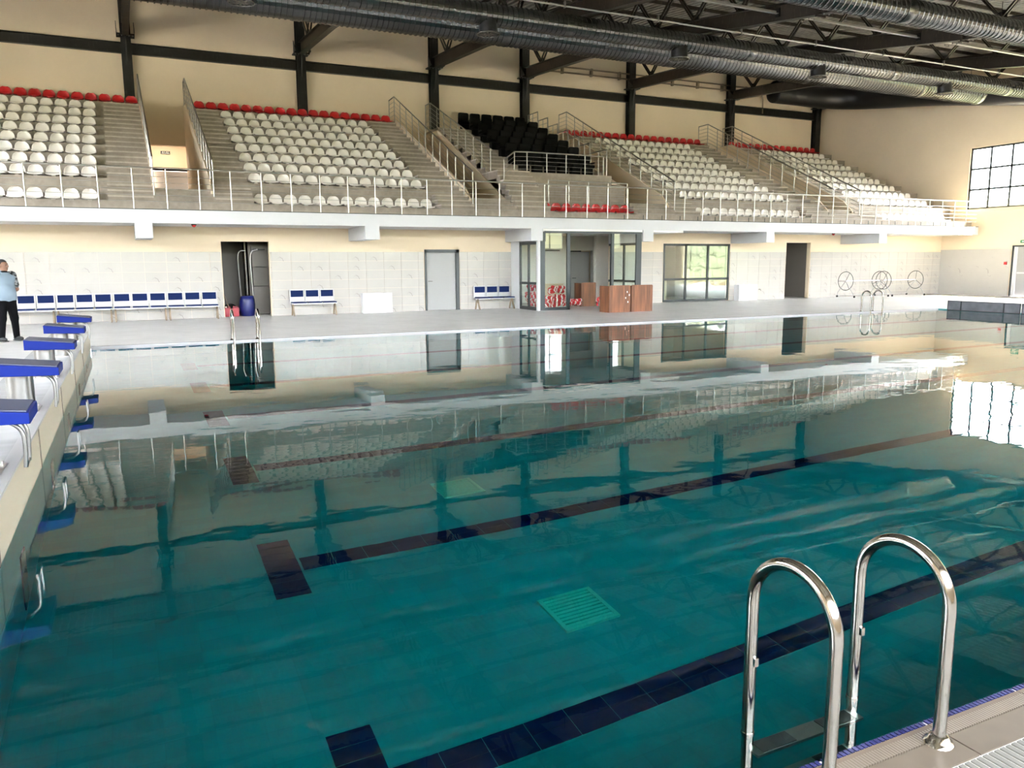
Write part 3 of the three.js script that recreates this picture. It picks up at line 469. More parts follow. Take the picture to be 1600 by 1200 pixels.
// railings
function railing(label, top, opt = {}) {                              // top: polyline of the handrail; posts and bars hang below it
  const { h = 1.02, bars = 5, step = 0.8, posts, r = 0.024, close = true, mat = M.railSteel } = opt;
  const o = thing('railing', label, 'railing', null, top[0]), p0 = V(...top[0]), L = top.map((p) => V(...p).sub(p0).toArray());
  part(o, 'handrail', pathTube(L, r, 8), M.railSteel);
  for (let b = 1; b <= bars; b++) { const dy = -h * b / (bars + 1) - 0.02; part(o, 'rail_bar', pathTube(L.map(([x, y, z]) => [x, y + dy, z]), 0.008, 5), mat); }
  const at = []; let acc = 0;
  for (let i = 0; i + 1 < L.length; i++) { const d = Math.hypot(L[i + 1][0] - L[i][0], L[i + 1][1] - L[i][1], L[i + 1][2] - L[i][2]), n = Math.max(1, Math.round(d / step)); for (let k = i ? 1 : 0; k <= n; k++) at.push([0, 1, 2].map((c) => lerp(L[i][c], L[i + 1][c], k / n))); }
  for (const q of at) part(o, 'post', rod([q[0], q[1] - h - (q[3] ?? 0), q[2]], q, 0.019, 8), mat);
  return o;
}
{
  const n = 46, x0 = -2.965 - 0.815 * 1, pts = [[x0, 4.11, FZ - 0.05], [34.45, 4.18, FZ - 0.05]];
  const o = thing('railing', 'long steel balcony railing above the white slab edge', 'railing', null, [x0, 3.04, FZ - 0.05]);
  part(o, 'handrail', rod([0, 1.08, 0], [34.45 - x0, 1.1, 0], 0.024, 10), M.railSteel);
  for (let b = 0; b < 5; b++) part(o, 'rail_bar', rod([0, 0.22 + b * 0.16, 0], [34.45 - x0, 0.22 + b * 0.16, 0], 0.0075, 6), M.railSteel);
  for (let i = 0; i <= 46; i++) part(o, 'post', rod([i * 0.815, 0, 0], [i * 0.815, 1.08, 0], 0.017, 8), M.railSteel);
}
const slope = (x, zTop = -32.4, yTop = 8.3, zb = -24.3, yb = 4.5) => [[x, yTop - 0.02, -33.1], [x, yTop, zTop], [x, yb, zb]];
railing('stair railing on the left edge of the leftmost stairwell', slope(0.83));
railing('stair railing on the right edge of the leftmost stairwell', slope(2.38));
railing('stair railing right of the white seats left of the black block', slope(10.33));
railing('stair railing on the left edge of the black block stair', [[11.93, 8.2, -33.1], [11.93, 8.2, -32.5], [11.93, 5.58, -26.42]], { h: 1.05 });
railing('stair railing right of the black block stairwell', slope(18.42));
railing('stair railing on the left edge of the rightmost stairwell', slope(26.48));
railing('stair railing on the right edge of the rightmost stairwell', slope(28.02));
railing('low railing behind the front red seats', [[13.45, 4.42, -24.9], [16.72, 4.42, -24.9]], { h: 1.1, bars: 4, step: 0.85 });
railing('railing in front of the black seats', [[12.0, 5.1, -25.45], [12.62, 5.46, -25.9], [13.2, 5.5, -26.06], [16.42, 5.5, -26.06]], { h: 0.72, bars: 4 });
{
  const pts = [[16.55, 8.04, -32.6]]; for (let k = 6; k >= 1; k--) { pts.push([16.55, VT[k] + 0.96, VZ[k] - 0.02]); pts.push([16.55, VT[k - 1] + 0.96, VZ[k] + 0.0]); } pts.push([16.55, VT[0] + 0.96, -26.05]);
  const o = thing('railing', 'stepped railing on the right side of the black seats', 'railing', null, pts[0]), L = pts.map((p) => V(...p).sub(V(...pts[0])).toArray());
  part(o, 'handrail', pathTube(L, 0.022), M.railSteel);
  for (let k = 6; k >= 0; k--) { const z0 = k === 6 ? -32.6 : VZ[k + 1], z1 = VZ[k], y = VT[k] - 8.04; for (let b = 1; b <= 4; b++) part(o, 'rail_bar', rod([0, y + 0.19 * b, z0 + 32.6], [0, y + 0.19 * b, z1 + 32.6], 0.008, 5), M.railSteel); for (const z of [z0 + 0.06, (z0 + z1) / 2, z1 - 0.04]) part(o, 'post', rod([0, y, z + 32.6], [0, y + 0.96, z + 32.6], 0.017, 6), M.railSteel); }
}

// ---------- steel frame and roof ----------
GRID.forEach((X, n) => {
  const where = n === GRID.length - 1 ? 'in the far corner' : `${ord(n + 1)} from the left`;
  const c = thing('steel_column', `black steel column on the back wall, ${where}`, 'column', 'steel columns on the back wall', [X, TR(9), HZ0 + 0.17]);
  const H = 11.2 - TR(9);
  part(c, 'flange', box(-0.17, 0.17, 0, H, 0.14, 0.165), M.steel); part(c, 'flange', box(-0.17, 0.17, 0, H, -0.165, -0.14), M.steel); part(c, 'web', box(-0.012, 0.012, 0, H, -0.14, 0.14), M.steel);
  const y = 9.72 - TR(9);
  part(c, 'bracket', join([box(-0.3, 0.3, y - 0.03, y + 0.01, -0.16, 0.36), extrudeX([[0.16, y - 0.9], [0.36, y - 0.03], [0.16, y - 0.03]], -0.02, 0.02), extrudeX([[0.165, y + 0.45], [0.6, y + 0.0], [0.165, y]], -0.3, -0.28), extrudeX([[0.165, y + 0.45], [0.6, y + 0.0], [0.165, y]], 0.28, 0.3)]), M.steel);
  for (const s of [-0.24, -0.12, 0.12, 0.24]) part(c, 'bolt', rod([s, y - 0.07, 0.28], [s, y - 0.03, 0.28], 0.016, 6), M.brushed);
  if (n < GRID.length - 1) { const L = GRID[n + 1] - X; const b = thing('wall_beam', `black horizontal beam on the back wall, ${ord(n + 1)} bay from the left`, 'beam', 'wall beams on the back wall', [X, 9.13, HZ0 + 0.1]); part(b, 'web', box(0.17, L - 0.17, 0.02, 0.34, -0.01, 0.01), M.steel); part(b, 'flange', box(0.17, L - 0.17, 0, 0.025, -0.1, 0.1), M.steel); part(b, 'flange', box(0.17, L - 0.17, 0.34, 0.365, -0.1, 0.1), M.steel); }
  const r = thing('roof_rafter', `long dark steel rafter sloping over the pool, ${where}`, 'rafter', 'roof rafters', [X, 0, 0]);
  for (let i = 0; i + 1 < roofLine.length; i++) {
    let [z0, y0] = roofLine[i], [z1, y1] = roofLine[i + 1]; if (i === 0) { y0 = rb(HZ0 + 0.34); z0 = HZ0 + 0.34; } if (i + 2 === roofLine.length) { z1 = HZ1 - 0.02; y1 = rb(z1); }
    part(r, 'bottom_flange', beam([0, y0 + 0.013, z0], [0, y1 + 0.013, z1], 0.22, 0.026), M.rafter); part(r, 'top_flange', beam([0, y0 + 0.437, z0], [0, y1 + 0.437, z1], 0.22, 0.026), M.rafter); part(r, 'web', beam([0, y0 + 0.225, z0], [0, y1 + 0.225, z1], 0.016, 0.40), M.rafter);
  }
  for (const z of [-16, -6]) { part(r, 'splice_plate', box(-0.16, 0.16, rb(z) - 0.06, rb(z) + 0.5, z - 0.03, z + 0.03), M.rafter); for (let k = 0; k < 5; k++) for (const s of [-0.09, 0.09]) part(r, 'bolt', rod([s, rb(z) - 0.045, z - 0.55 + k * 0.25], [s, rb(z) - 0.002, z - 0.55 + k * 0.25], 0.022, 6), M.brushed); }
});
{
  const nodes = []; for (let z = -31.42; z < 3.5; z += 2.06) nodes.push(z);
  GRID.forEach((X, n) => {
    const where = n === GRID.length - 1 ? 'by the end wall' : `${ord(n + 1)} from the left`;
    const o = thing('roof_truss', `dark lattice web rising from a rafter to the roof, ${where}`, 'truss', 'lattice trusses under the roof', [X, 0, 0]);
    const pair = (a, b) => join([-0.055, 0.055].map((d) => beam([d, ...a], [d, ...b], 0.05, 0.055)));
    nodes.forEach((z) => { for (const e of [-1.03, 1.03]) if (z + e > HZ0 && z + e < 4) part(o, 'web_bar', pair([rb(z) + 0.44, z], [rb(z + e) + 1.5, z + e]), M.rafter); part(o, 'gusset', box(-0.012, 0.012, rb(z) + 0.44, rb(z) + 0.62, z - 0.16, z + 0.16), M.steel); });
    for (let i = 0; i + 1 < roofLine.length; i++) { let [z0, y0] = roofLine[i], [z1, y1] = roofLine[i + 1]; if (!i) { z0 = HZ0; y0 = rb(z0); } if (i + 2 === roofLine.length) { z1 = HZ1 - 0.02; y1 = rb(z1); } part(o, 'top_chord', beam([0, y0 + 1.5, z0], [0, y1 + 1.5, z1], 0.16, 0.12), M.rafter); }
  });
  for (let b = 0; b + 1 < GRID.length; b++) [-26.2, -17.5, -8.6].forEach((z, k) => {
    if (b === 6 && k < 2) return;
    const L = GRID[b + 1] - GRID[b] - 0.03, o = thing('tie_beam', `light grey tie beam between rafters, ${ord(b + 1)} bay from left, ${['over the stands', 'over the middle of the pool', 'over the near side'][k]}`, 'beam', 'tie beams between the rafters', [GRID[b] + 0.015, rb(z) + 0.2, z]);
    part(o, 'angle', box(0, L, 0, 0.09, -0.05, -0.04), M.tie); part(o, 'angle', box(0, L, 0, 0.012, -0.05, 0.05), M.tie); part(o, 'end_plate', box(0, 0.03, -0.08, 0.14, -0.07, 0.07), M.steel); part(o, 'end_plate', box(L - 0.03, L, -0.08, 0.14, -0.07, 0.07), M.steel);
  });
  let pn = 0; for (let z = -32.4; z < 4; z += 2.06) { pn++; const o = thing('roof_purlin', `long dark purlin under the roof deck, ${ord(pn)} from the back wall`, 'purlin', 'roof purlins', [HX0, rb(z) + 1.56, z]); part(o, 'web', box(0, HX1 - HX0, 0, 0.1, -0.008, 0.008), M.rafter); part(o, 'flange', box(0, HX1 - HX0, -0.008, 0, -0.06, 0.008), M.rafter); }
  // corrugated roof deck over the trusses
  const xs = []; for (let x = HX0 - 0.2; x < HX1 + 0.3; x += 0.25) xs.push([x, 0], [x + 0.11, 0], [x + 0.14, 0.07], [x + 0.22, 0.07]);
  const zz = [-33.5, -27.6, -20.6, -16, -9, 4.5], pos = [], idx = [], uv = [];
  zz.forEach((z) => xs.forEach(([x, d]) => { pos.push(x, rb(z) + 1.67 + d, z); uv.push(x, z); }));
  for (let i = 0; i + 1 < zz.length; i++) for (let j = 0; j + 1 < xs.length; j++) { const a = i * xs.length + j, b2 = a + xs.length; idx.push(a, a + 1, b2, a + 1, b2 + 1, b2); }
  const g = new THREE.BufferGeometry(); g.setAttribute('position', new THREE.Float32BufferAttribute(pos, 3)); g.setAttribute('uv', new THREE.Float32BufferAttribute(uv, 2)); g.setIndex(idx); const f = g.toNonIndexed(); f.computeVertexNormals();
  const roof = structGroup('ceiling', 'pale corrugated metal roof deck above the trusses', 'ceiling');
  part(roof, 'deck_sheet', f, M.roofDeck);
  const top = zz.map((z) => [z, rb(z) + 1.78]); part(roof, 'insulation', extrudeX([...top, ...top.slice().reverse().map(([z, y]) => [z, y + 0.2])], HX0 - 0.25, HX1 + 0.25), M.white);
}
// ducts
function ribbed(L, R, pitch = 0.15) { const pts = []; for (let x = 0; x < L; x += pitch) pts.push(new THREE.Vector2(R, x), new THREE.Vector2(R, x + pitch * 0.72), new THREE.Vector2(R + 0.02, x + pitch * 0.78), new THREE.Vector2(R + 0.02, x + pitch * 0.94)); pts.push(new THREE.Vector2(R, L)); const g = new THREE.LatheGeometry(pts, 28); g.rotateZ(-Math.PI / 2); const f = g.toNonIndexed(); f.computeVertexNormals(); return f; }
function smoothLathe(pts, seg = 28) { const g = new THREE.LatheGeometry(pts.map(([r, x]) => new THREE.Vector2(r, x)), seg); g.rotateZ(-Math.PI / 2); return g.toNonIndexed(); }
function duct(label, x0, x1, y, z, R, o = {}) {
  const d = thing('air_duct', label, 'duct', null, [x0, y, z]), L = x1 - x0;
  part(d, 'spiral_pipe', ribbed(L, R), o.mat ?? M.galv);
  for (const x of o.rings ?? []) part(d, 'collar', smoothLathe([[R + 0.005, x - x0 - 0.11], [R + 0.028, x - x0 - 0.1], [R + 0.018, x - x0], [R + 0.028, x - x0 + 0.1], [R + 0.005, x - x0 + 0.11]]), M.galv);
  part(d, 'end_cap', smoothLathe([[R + 0.002, L - 0.3], [R + 0.012, L - 0.05], [R - 0.04, L + 0.06], [R * 0.6, L + 0.10], [0.001, L + 0.11]]), M.galv);
  for (const x of o.outlets ?? []) {
    const b = part(d, 'outlet', new THREE.CylinderGeometry(0.24, 0.24, R + 0.22, 20).translate(x - x0, -(R + 0.22) / 2, 0.0), M.galvDark), yb = -(R + 0.22);
    part(b, 'diffuser_ring', new THREE.TorusGeometry(0.29, 0.022, 6, 28).rotateX(Math.PI / 2).translate(x - x0, yb, 0), M.galv);
    part(b, 'diffuser_blades', join([...Array(12)].map((_, k) => { const a = k * Math.PI / 6; return beam([x - x0 + 0.06 * Math.cos(a), yb, 0.06 * Math.sin(a)], [x - x0 + 0.27 * Math.cos(a), yb, 0.27 * Math.sin(a)], 0.05, 0.01); }).concat([new THREE.CylinderGeometry(0.07, 0.07, 0.02, 14).translate(x - x0, yb, 0).toNonIndexed()])), M.galv);
  }
  const hg = []; for (let x = GRID[0] + 1; x < x1; x += 3) if (x > x0) hg.push(x);
  for (const x of hg) part(d, 'hanger', rod([x - x0, R, 0], [x - x0, rb(z) + 0.2 - y, 0], 0.008, 5), M.steel);
  return d;
}
duct('large grey spiral duct, farthest of the three over the pool', -11.5, 32.0, 8.40, -22.3, 0.45, { rings: [4.5, 10.5, 16.5, 22.5, 28.5] });
duct('spiral duct with round drop outlets, middle of the three', -11.5, 33.0, 8.02, -20.0, 0.27, { rings: [-1, 5.4, 11.35, 17.8, 24.2, 30.4], outlets: [-3.4, 2.8, 9.0, 15.2, 20.8, 27.0] });
duct('spiral duct nearest the camera of the three', -11.5, 34.6, 7.10, -13.0, 0.25, { rings: [4, 10, 16, 22, 28], outlets: [-3.4, 0.4, 6.4, 28.5, 33.0] });
{
  const d = thing('black_duct', 'big black duct bending round the far corner under the roof', 'duct', null, [29.0, 9.72, -30.6]);
  part(d, 'pipe', tube([[0, 0, 0], [1.5, 0, 0], [3.2, -0.02, 0.05], [4.3, -0.08, 0.6], [4.75, -0.25, 2.0], [4.8, -0.7, 5.5], [4.8, -1.45, 10], [4.8, -2.5, 17]], 0.52, 90, 22), M.galvDark);
  part(d, 'end_cap', new THREE.SphereGeometry(0.52, 20, 12).scale(0.3, 1, 1).toNonIndexed(), M.galvDark);
}
{
  const s = thing('sprinkler_pipe', 'thin grey pipe running under the rafters', 'pipe', null, [GRID[0], 8.28, -19.3]);
  part(s, 'pipe', rod([0, 0, 0], [38.4, 0, 0], 0.024, 8), M.tie); for (let x = 1.5; x < 38; x += 3) part(s, 'clamp', box(x - 0.02, x + 0.02, -0.05, 0.12, -0.04, 0.04), M.brushed);
  const w = thing('wall_pipe', 'pair of thin pipes bracketed high on the back wall', 'pipe', null, [17.6, 10.17, HZ0 + 0.12]);
  part(w, 'pipe', rod([0, 0, 0], [12.2, 0.02, 0], 0.035, 8), M.benchLeg); part(w, 'pipe', tube([[0, 0.24, 0], [6, 0.25, 0], [11.6, 0.25, 0], [12.6, 0.2, 0], [12.95, -0.1, 0], [13.0, -0.95, 0]], 0.035, 60, 8), M.benchLeg);
  for (let x = 1; x < 12; x += 1.55) part(w, 'bracket', box(x - 0.05, x + 0.05, -0.05, 0.3, -0.12, 0.02), M.benchLeg);
}

// ---------- ladders ----------
function ladder(label, x, z, dir) {                                   // dir -1: pool lies towards -z
  const o = thing('pool_ladder', label, 'ladder', 'steel pool ladders', [x, 0, z]), r = 0.0215;
  for (const s of [0, 0.515]) {
    const p = [[s, 0, 0], [s, 0.2, 0], [s, 0.42, 0]]; for (let k = 0; k <= 12; k++) { const a = k / 12 * Math.PI; p.push([s, 0.475 + 0.178 * Math.sin(a), dir * (0.178 - 0.178 * Math.cos(a))]); } p.push([s, 0.42, dir * 0.356], [s, 0, dir * 0.356], [s, -0.6, dir * 0.35], [s, -1.25, dir * 0.34]);
    const h = part(o, 'rail', tube(p, r, 140, 14, 0.5), M.chrome);
    part(h, 'flange', smoothLatheY([[0.02, 0.03], [0.03, 0.028], [0.036, 0.014], [0.044, 0.010], [0.05, 0.0]]).translate(s, 0.001, 0), M.chrome);
    part(h, 'clip', box(s - 0.008, s + 0.008, 0.24, 0.27, dir * 0.33 - 0.004, dir * 0.33 + 0.004), M.chrome);
    part(h, 'joint', new THREE.CylinderGeometry(0.0235, 0.0235, 0.012, 14).translate(s, -0.02, dir * 0.356), M.chrome);
  }
  for (const y of [-0.14, -0.42, -0.70, -0.98]) { const t = part(o, 'tread', box(0, 0.515, y, y + 0.02, dir * 0.30, dir * 0.37), M.brushed); for (const s of [0.03, 0.33]) part(t, 'grip_pad', box(s, s + 0.155, y + 0.02, y + 0.026, dir * 0.305, dir * 0.365), M.black2); }
  return o;
}
function smoothLatheY(pts, seg = 24) { return new THREE.LatheGeometry(pts.map(([r, y]) => new THREE.Vector2(r, y)), seg).toNonIndexed(); }
ladder('large shiny steel pool ladder in the right foreground', 1.85, -1.592, -1);
ladder('steel pool ladder on the far edge by the blue barrel doorway', 1.92, ZF - 0.12, 1);
ladder('steel pool ladder on the far edge by the rope reels', 20.78, ZF - 0.12, 1);

// ---------- starting blocks ----------
{
  const board = (() => { const s = new THREE.Shape([[0, 0.355], [0.5, 0.34], [0.5, 0.40], [0.0, 0.455]].map(([x, y]) => new THREE.Vector2(x, y))); const g = new THREE.ExtrudeGeometry(s, { depth: 0.48, bevelEnabled: true, bevelSize: 0.006, bevelThickness: 0.006, bevelSegments: 2 }); return uvMetres(g.translate(-0.37, 0, -0.24)); })();
  const ped = (() => { const g = new THREE.CylinderGeometry(0.1, 0.1, 0.36, 28, 1, true); g.scale(1.1, 1, 1.35); return g.translate(-0.2, 0.18, 0); })();
  const grip = (s) => join([tube([[-0.08, 0.34, s], [0.02, 0.32, s], [0.075, 0.25, s], [0.08, 0.12, s], [0.075, 0.03, s]], 0.013, 24, 8)]);
  let proto = null;
  [-3.5, -5.92, -8.34, -10.76, -13.18, -15.6].forEach((z, i) => {
    const label = i === 0 ? 'blue starting block nearest the camera at the edge of view' : `blue topped starting block on the start wall, ${ord(6 - i)} from the far end`, pos = [XL + 0.0, 0.30, z];
    if (proto) { copyOf(proto, label, pos); return; }
    proto = thing('starting_block', label, 'starting block', 'starting blocks on the start wall', pos);
    const b = part(proto, 'platform', board, M.blue);
    part(b, 'top_mat', beam([-0.36, 0.466, 0], [0.12, 0.413, 0], 0.46, 0.008), M.blueTop, 'grey non-slip top');
    part(proto, 'pedestal', ped, M.pedestal);
    part(proto, 'base_plate', join([box(-0.34, -0.06, 0, 0.012, -0.18, 0.18)]), M.brushed);
    for (const s of [-0.1, 0.1]) part(proto, 'backstroke_grip', grip(s), M.pedestal);
    part(proto, 'grip_bar', rod([0.075, 0.04, -0.1], [0.075, 0.04, 0.1], 0.013), M.pedestal);
    for (const [x, zz] of [[-0.31, 0.15], [-0.31, -0.15], [-0.09, 0.15], [-0.09, -0.15]]) part(proto, 'bolt', new THREE.CylinderGeometry(0.012, 0.012, 0.02, 6).translate(x, 0.02, zz), M.brushed);
  });
}

// ---------- benches ----------
{
  const leg = (x) => join([beam([x, 0, 0.22], [x, 0.38, 0.02], 0.04, 0.05, V(0, 0, 1)), beam([x, 0, -0.16], [x, 0.38, -0.02], 0.04, 0.05, V(0, 0, 1))]);
  let proto = null;
  for (const [x, label] of [[-3.24, 'blue padded three seat bench partly behind the standing man'], [-1.83, 'blue padded three seat bench, second from left in the long row'], [-0.42, 'blue padded three seat bench, third from left in the long row'], [0.99, 'blue padded three seat bench at the right end of the long row'], [4.5, 'blue padded three seat bench standing alone left of the white cupboard'], [10.72, 'blue padded three seat bench between the grey door and glass bay']]) {
    const pos = [x, 0, WZ + 0.34];
    if (proto) { copyOf(proto, label, pos); continue; }
    proto = thing('waiting_bench', label, 'bench', 'three seat waiting benches', pos);
    part(proto, 'leg', leg(0.05), M.benchLeg); part(proto, 'leg', leg(1.35), M.benchLeg); part(proto, 'crossbar', box(0.0, 1.4, 0.33, 0.37, -0.03, 0.03), M.benchFrame);
    for (let i = 0; i < 3; i++) {
      const a = 0.01 + i * 0.468, b = a + 0.445, seat = part(proto, 'seat', box(a, b, 0.365, 0.39, -0.2, 0.24), M.benchFrame);
      part(seat, 'seat_pad', box(a + 0.02, b - 0.02, 0.39, 0.425, -0.17, 0.235), M.pad);
      const back = part(proto, 'backrest', join([box(a, a + 0.03, 0.40, 0.80, -0.25, -0.21), box(b - 0.03, b, 0.40, 0.80, -0.25, -0.21), box(a, b, 0.775, 0.80, -0.25, -0.21), box(a, b, 0.545, 0.565, -0.25, -0.21), box(a + 0.03, b - 0.03, 0.42, 0.545, -0.235, -0.23)]), M.benchFrame);
      part(back, 'back_pad', box(a + 0.03, b - 0.03, 0.572, 0.77, -0.25, -0.205), M.pad);
    }
  }
}
// ---------- cupboards, tap ----------
for (const [x, w, label] of [[6.79, 0.97, 'white two door cupboard left of the grey door'], [22.36, 0.98, 'white two door cupboard right of the dark framed window']]) {
  const o = thing('cupboard', label, 'cupboard', null, [x, 0, WZ + 0.015]);
  part(o, 'body', box(0, w, 0, 0.64, 0, 0.28), M.cabinet);
  for (const s of [0, 1]) { const d = part(o, 'door', box(s * w / 2 + 0.006, (s + 1) * w / 2 - 0.006, 0.05, 0.63, 0.28, 0.298), M.cabinet); part(d, 'knob', new THREE.SphereGeometry(0.012, 8, 6).translate(w / 2 + (s ? 0.03 : -0.03), 0.1, 0.305), M.chrome); }
}
{ const t = thing('wall_tap', 'small chrome tap on the tiled wall by the right cupboard', 'tap', null, [23.66, 0.42, WZ + 0.014]); part(t, 'pipe', rod([0, 0, 0], [0, 0, 0.12], 0.015), M.chrome); part(t, 'spout', rod([0, 0, 0.12], [0, -0.06, 0.14], 0.012), M.chrome); part(t, 'valve', box(-0.03, 0.03, 0.015, 0.03, 0.06, 0.1), M.chrome); }
for (const [x, w] of [[1.75, 'left of the tall doorway'], [26.0, 'above the right doorway']]) { const o = thing('dome_camera', `small dark red ceiling device under the balcony, ${w}`, 'camera', null, [x, 2.69, FZ - 0.35]); part(o, 'base', new THREE.CylinderGeometry(0.07, 0.07, 0.03, 14).translate(0, -0.015, 0), M.black2); part(o, 'dome', new THREE.SphereGeometry(0.055, 14, 8, 0, Math.PI * 2, Math.PI / 2, Math.PI / 2).translate(0, -0.03, 0), M.red); }
// ---------- rope reels ----------
for (const [x, L, label] of [[28.1, 2.1, 'lane rope reel on wheeled stand, nearer to the dark doorway'], [30.45, 2.1, 'lane rope reel on wheeled stand, nearer to the end wall']]) {
  const o = thing('rope_reel', label, 'reel', 'lane rope reels', [x, 0, -24.86]);
  part(o, 'axle', rod([0, 0.71, 0], [L, 0.71, 0], 0.024, 10), M.cabinet, 'white axle tube');
  for (const s of [0, L]) {
    const w = part(o, 'wheel', new THREE.TorusGeometry(0.40, 0.013, 8, 40).rotateY(Math.PI / 2).translate(s, 0.71, 0), M.alu);
    for (let k = 0; k < 3; k++) { const a = k * Math.PI * 2 / 3 + (s ? 0.1 : 0.5); part(w, 'spoke', rod([s, 0.71, 0], [s, 0.71 + 0.4 * Math.cos(a), 0.4 * Math.sin(a)], 0.009, 6), M.alu); }
    for (const q of [-1, 1]) { part(o, 'leg', pathTube([[s, 0.71, 0], [s, 0.2, q * 0.40], [s, 0.03, q * (q < 0 ? 0.42 : 0.5)]], 0.016), M.benchFrame); part(o, 'caster', new THREE.CylinderGeometry(0.045, 0.045, 0.03, 12).rotateZ(Math.PI / 2).translate(s, 0.045, q * (q < 0 ? 0.42 : 0.5)), M.black2); }
  }
  part(o, 'base_bar', rod([0, 0.08, -0.42], [L, 0.08, -0.42], 0.014), M.benchFrame);
}
// ---------- desks ----------
for (const [x, z, w, d, label] of [[13.7, -21.88, 0.8, 0.58, 'walnut counter desk at left of the pair before the glass bay'], [14.57, -21.9, 0.82, 0.56, 'walnut counter desk at right of the pair before the glass bay'], [14.75, -25.3, 0.62, 0.5, 'walnut desk standing inside the control room']]) {
  const o = thing('counter_desk', label, 'desk', 'walnut counter desks', [x, 0, z]);
  part(o, 'front_panel', box(0.02, w - 0.02, 0, 0.86, d - 0.02, d), M.wood); part(o, 'side_panel', box(0, 0.02, 0, 0.84, 0, d), M.wood); part(o, 'side_panel', box(w - 0.02, w, 0, 0.84, 0, d), M.wood); part(o, 'top', box(0.02, w - 0.02, 0.70, 0.72, 0.02, d - 0.02), M.wood);
  if (z > -24 && x < 14) for (const [a, b] of [[0.66, 0.62], [0.74, 0.52], [0.60, 0.43], [0.69, 0.30]]) part(o, 'paper_scrap', box(a, a + 0.03, b, b + 0.05, d, d + 0.002), M.paper, 'small white paper scrap');
}
// ---------- lane ropes ----------
{
  const bead = new THREE.CylinderGeometry(0.062, 0.062, 0.045, 9).toNonIndexed();
  const ropes = [[12.8, 0.06, -24.65, 0.34, 5, 'red and white lane rope coiled behind the bay side pane'], [12.78, 0.60, -24.65, 0.26, 2, 'red and white lane rope on top of the pile behind the side pane'], [13.2, 0.06, -23.95, 0.40, 4, 'red and white lane rope coiled behind the front left pane'], [13.3, 0.52, -23.98, 0.28, 2, 'red and white lane rope heaped highest behind the front left pane'], [14.1, 0.06, -24.4, 0.36, 2, 'red and white lane rope lying in the open doorway'], [14.45, 0.06, -22.75, 0.30, 3, 'pink red lane rope end leaning beside the walnut desk']];
  ropes.forEach(([x, y, z, R, turns, label], q) => {
    const o = thing('lane_rope', label, 'lane rope', 'coiled lane ropes', [x, y, z]), A = [], B = [], n = Math.round(turns * 2 * Math.PI * R / 0.052);
    for (let i = 0; i < n; i++) {
      const t = i / n, a = t * turns * Math.PI * 2 + q, rr = R * (0.72 + 0.28 * Math.sin(3.1 * a + q)), yy = 0.02 + t * turns * 0.085 + 0.06 * Math.abs(Math.sin(1.7 * a + q));
      const d = V(-Math.sin(a), 0.25 * Math.cos(1.7 * a), Math.cos(a)).normalize(), g = bead.clone().applyQuaternion(new THREE.Quaternion().setFromUnitVectors(up, d)).translate(rr * Math.cos(a), yy, rr * Math.sin(a) * 0.8);
      (i % 3 === 2 ? B : A).push(g);
    }
    part(o, 'red_floats', join(A), M.rope); part(o, 'white_floats', join(B), M.ropeWhite);
  });
  const m = thing('floor_mat', 'dark red mat on the control room floor', 'mat', null, [14.2, 0, -26.2]); part(m, 'sheet', box(0, 2.6, 0, 0.03, -1.5, 0.6), S(C(0.10, 0.02, 0.02), 0.9));
}
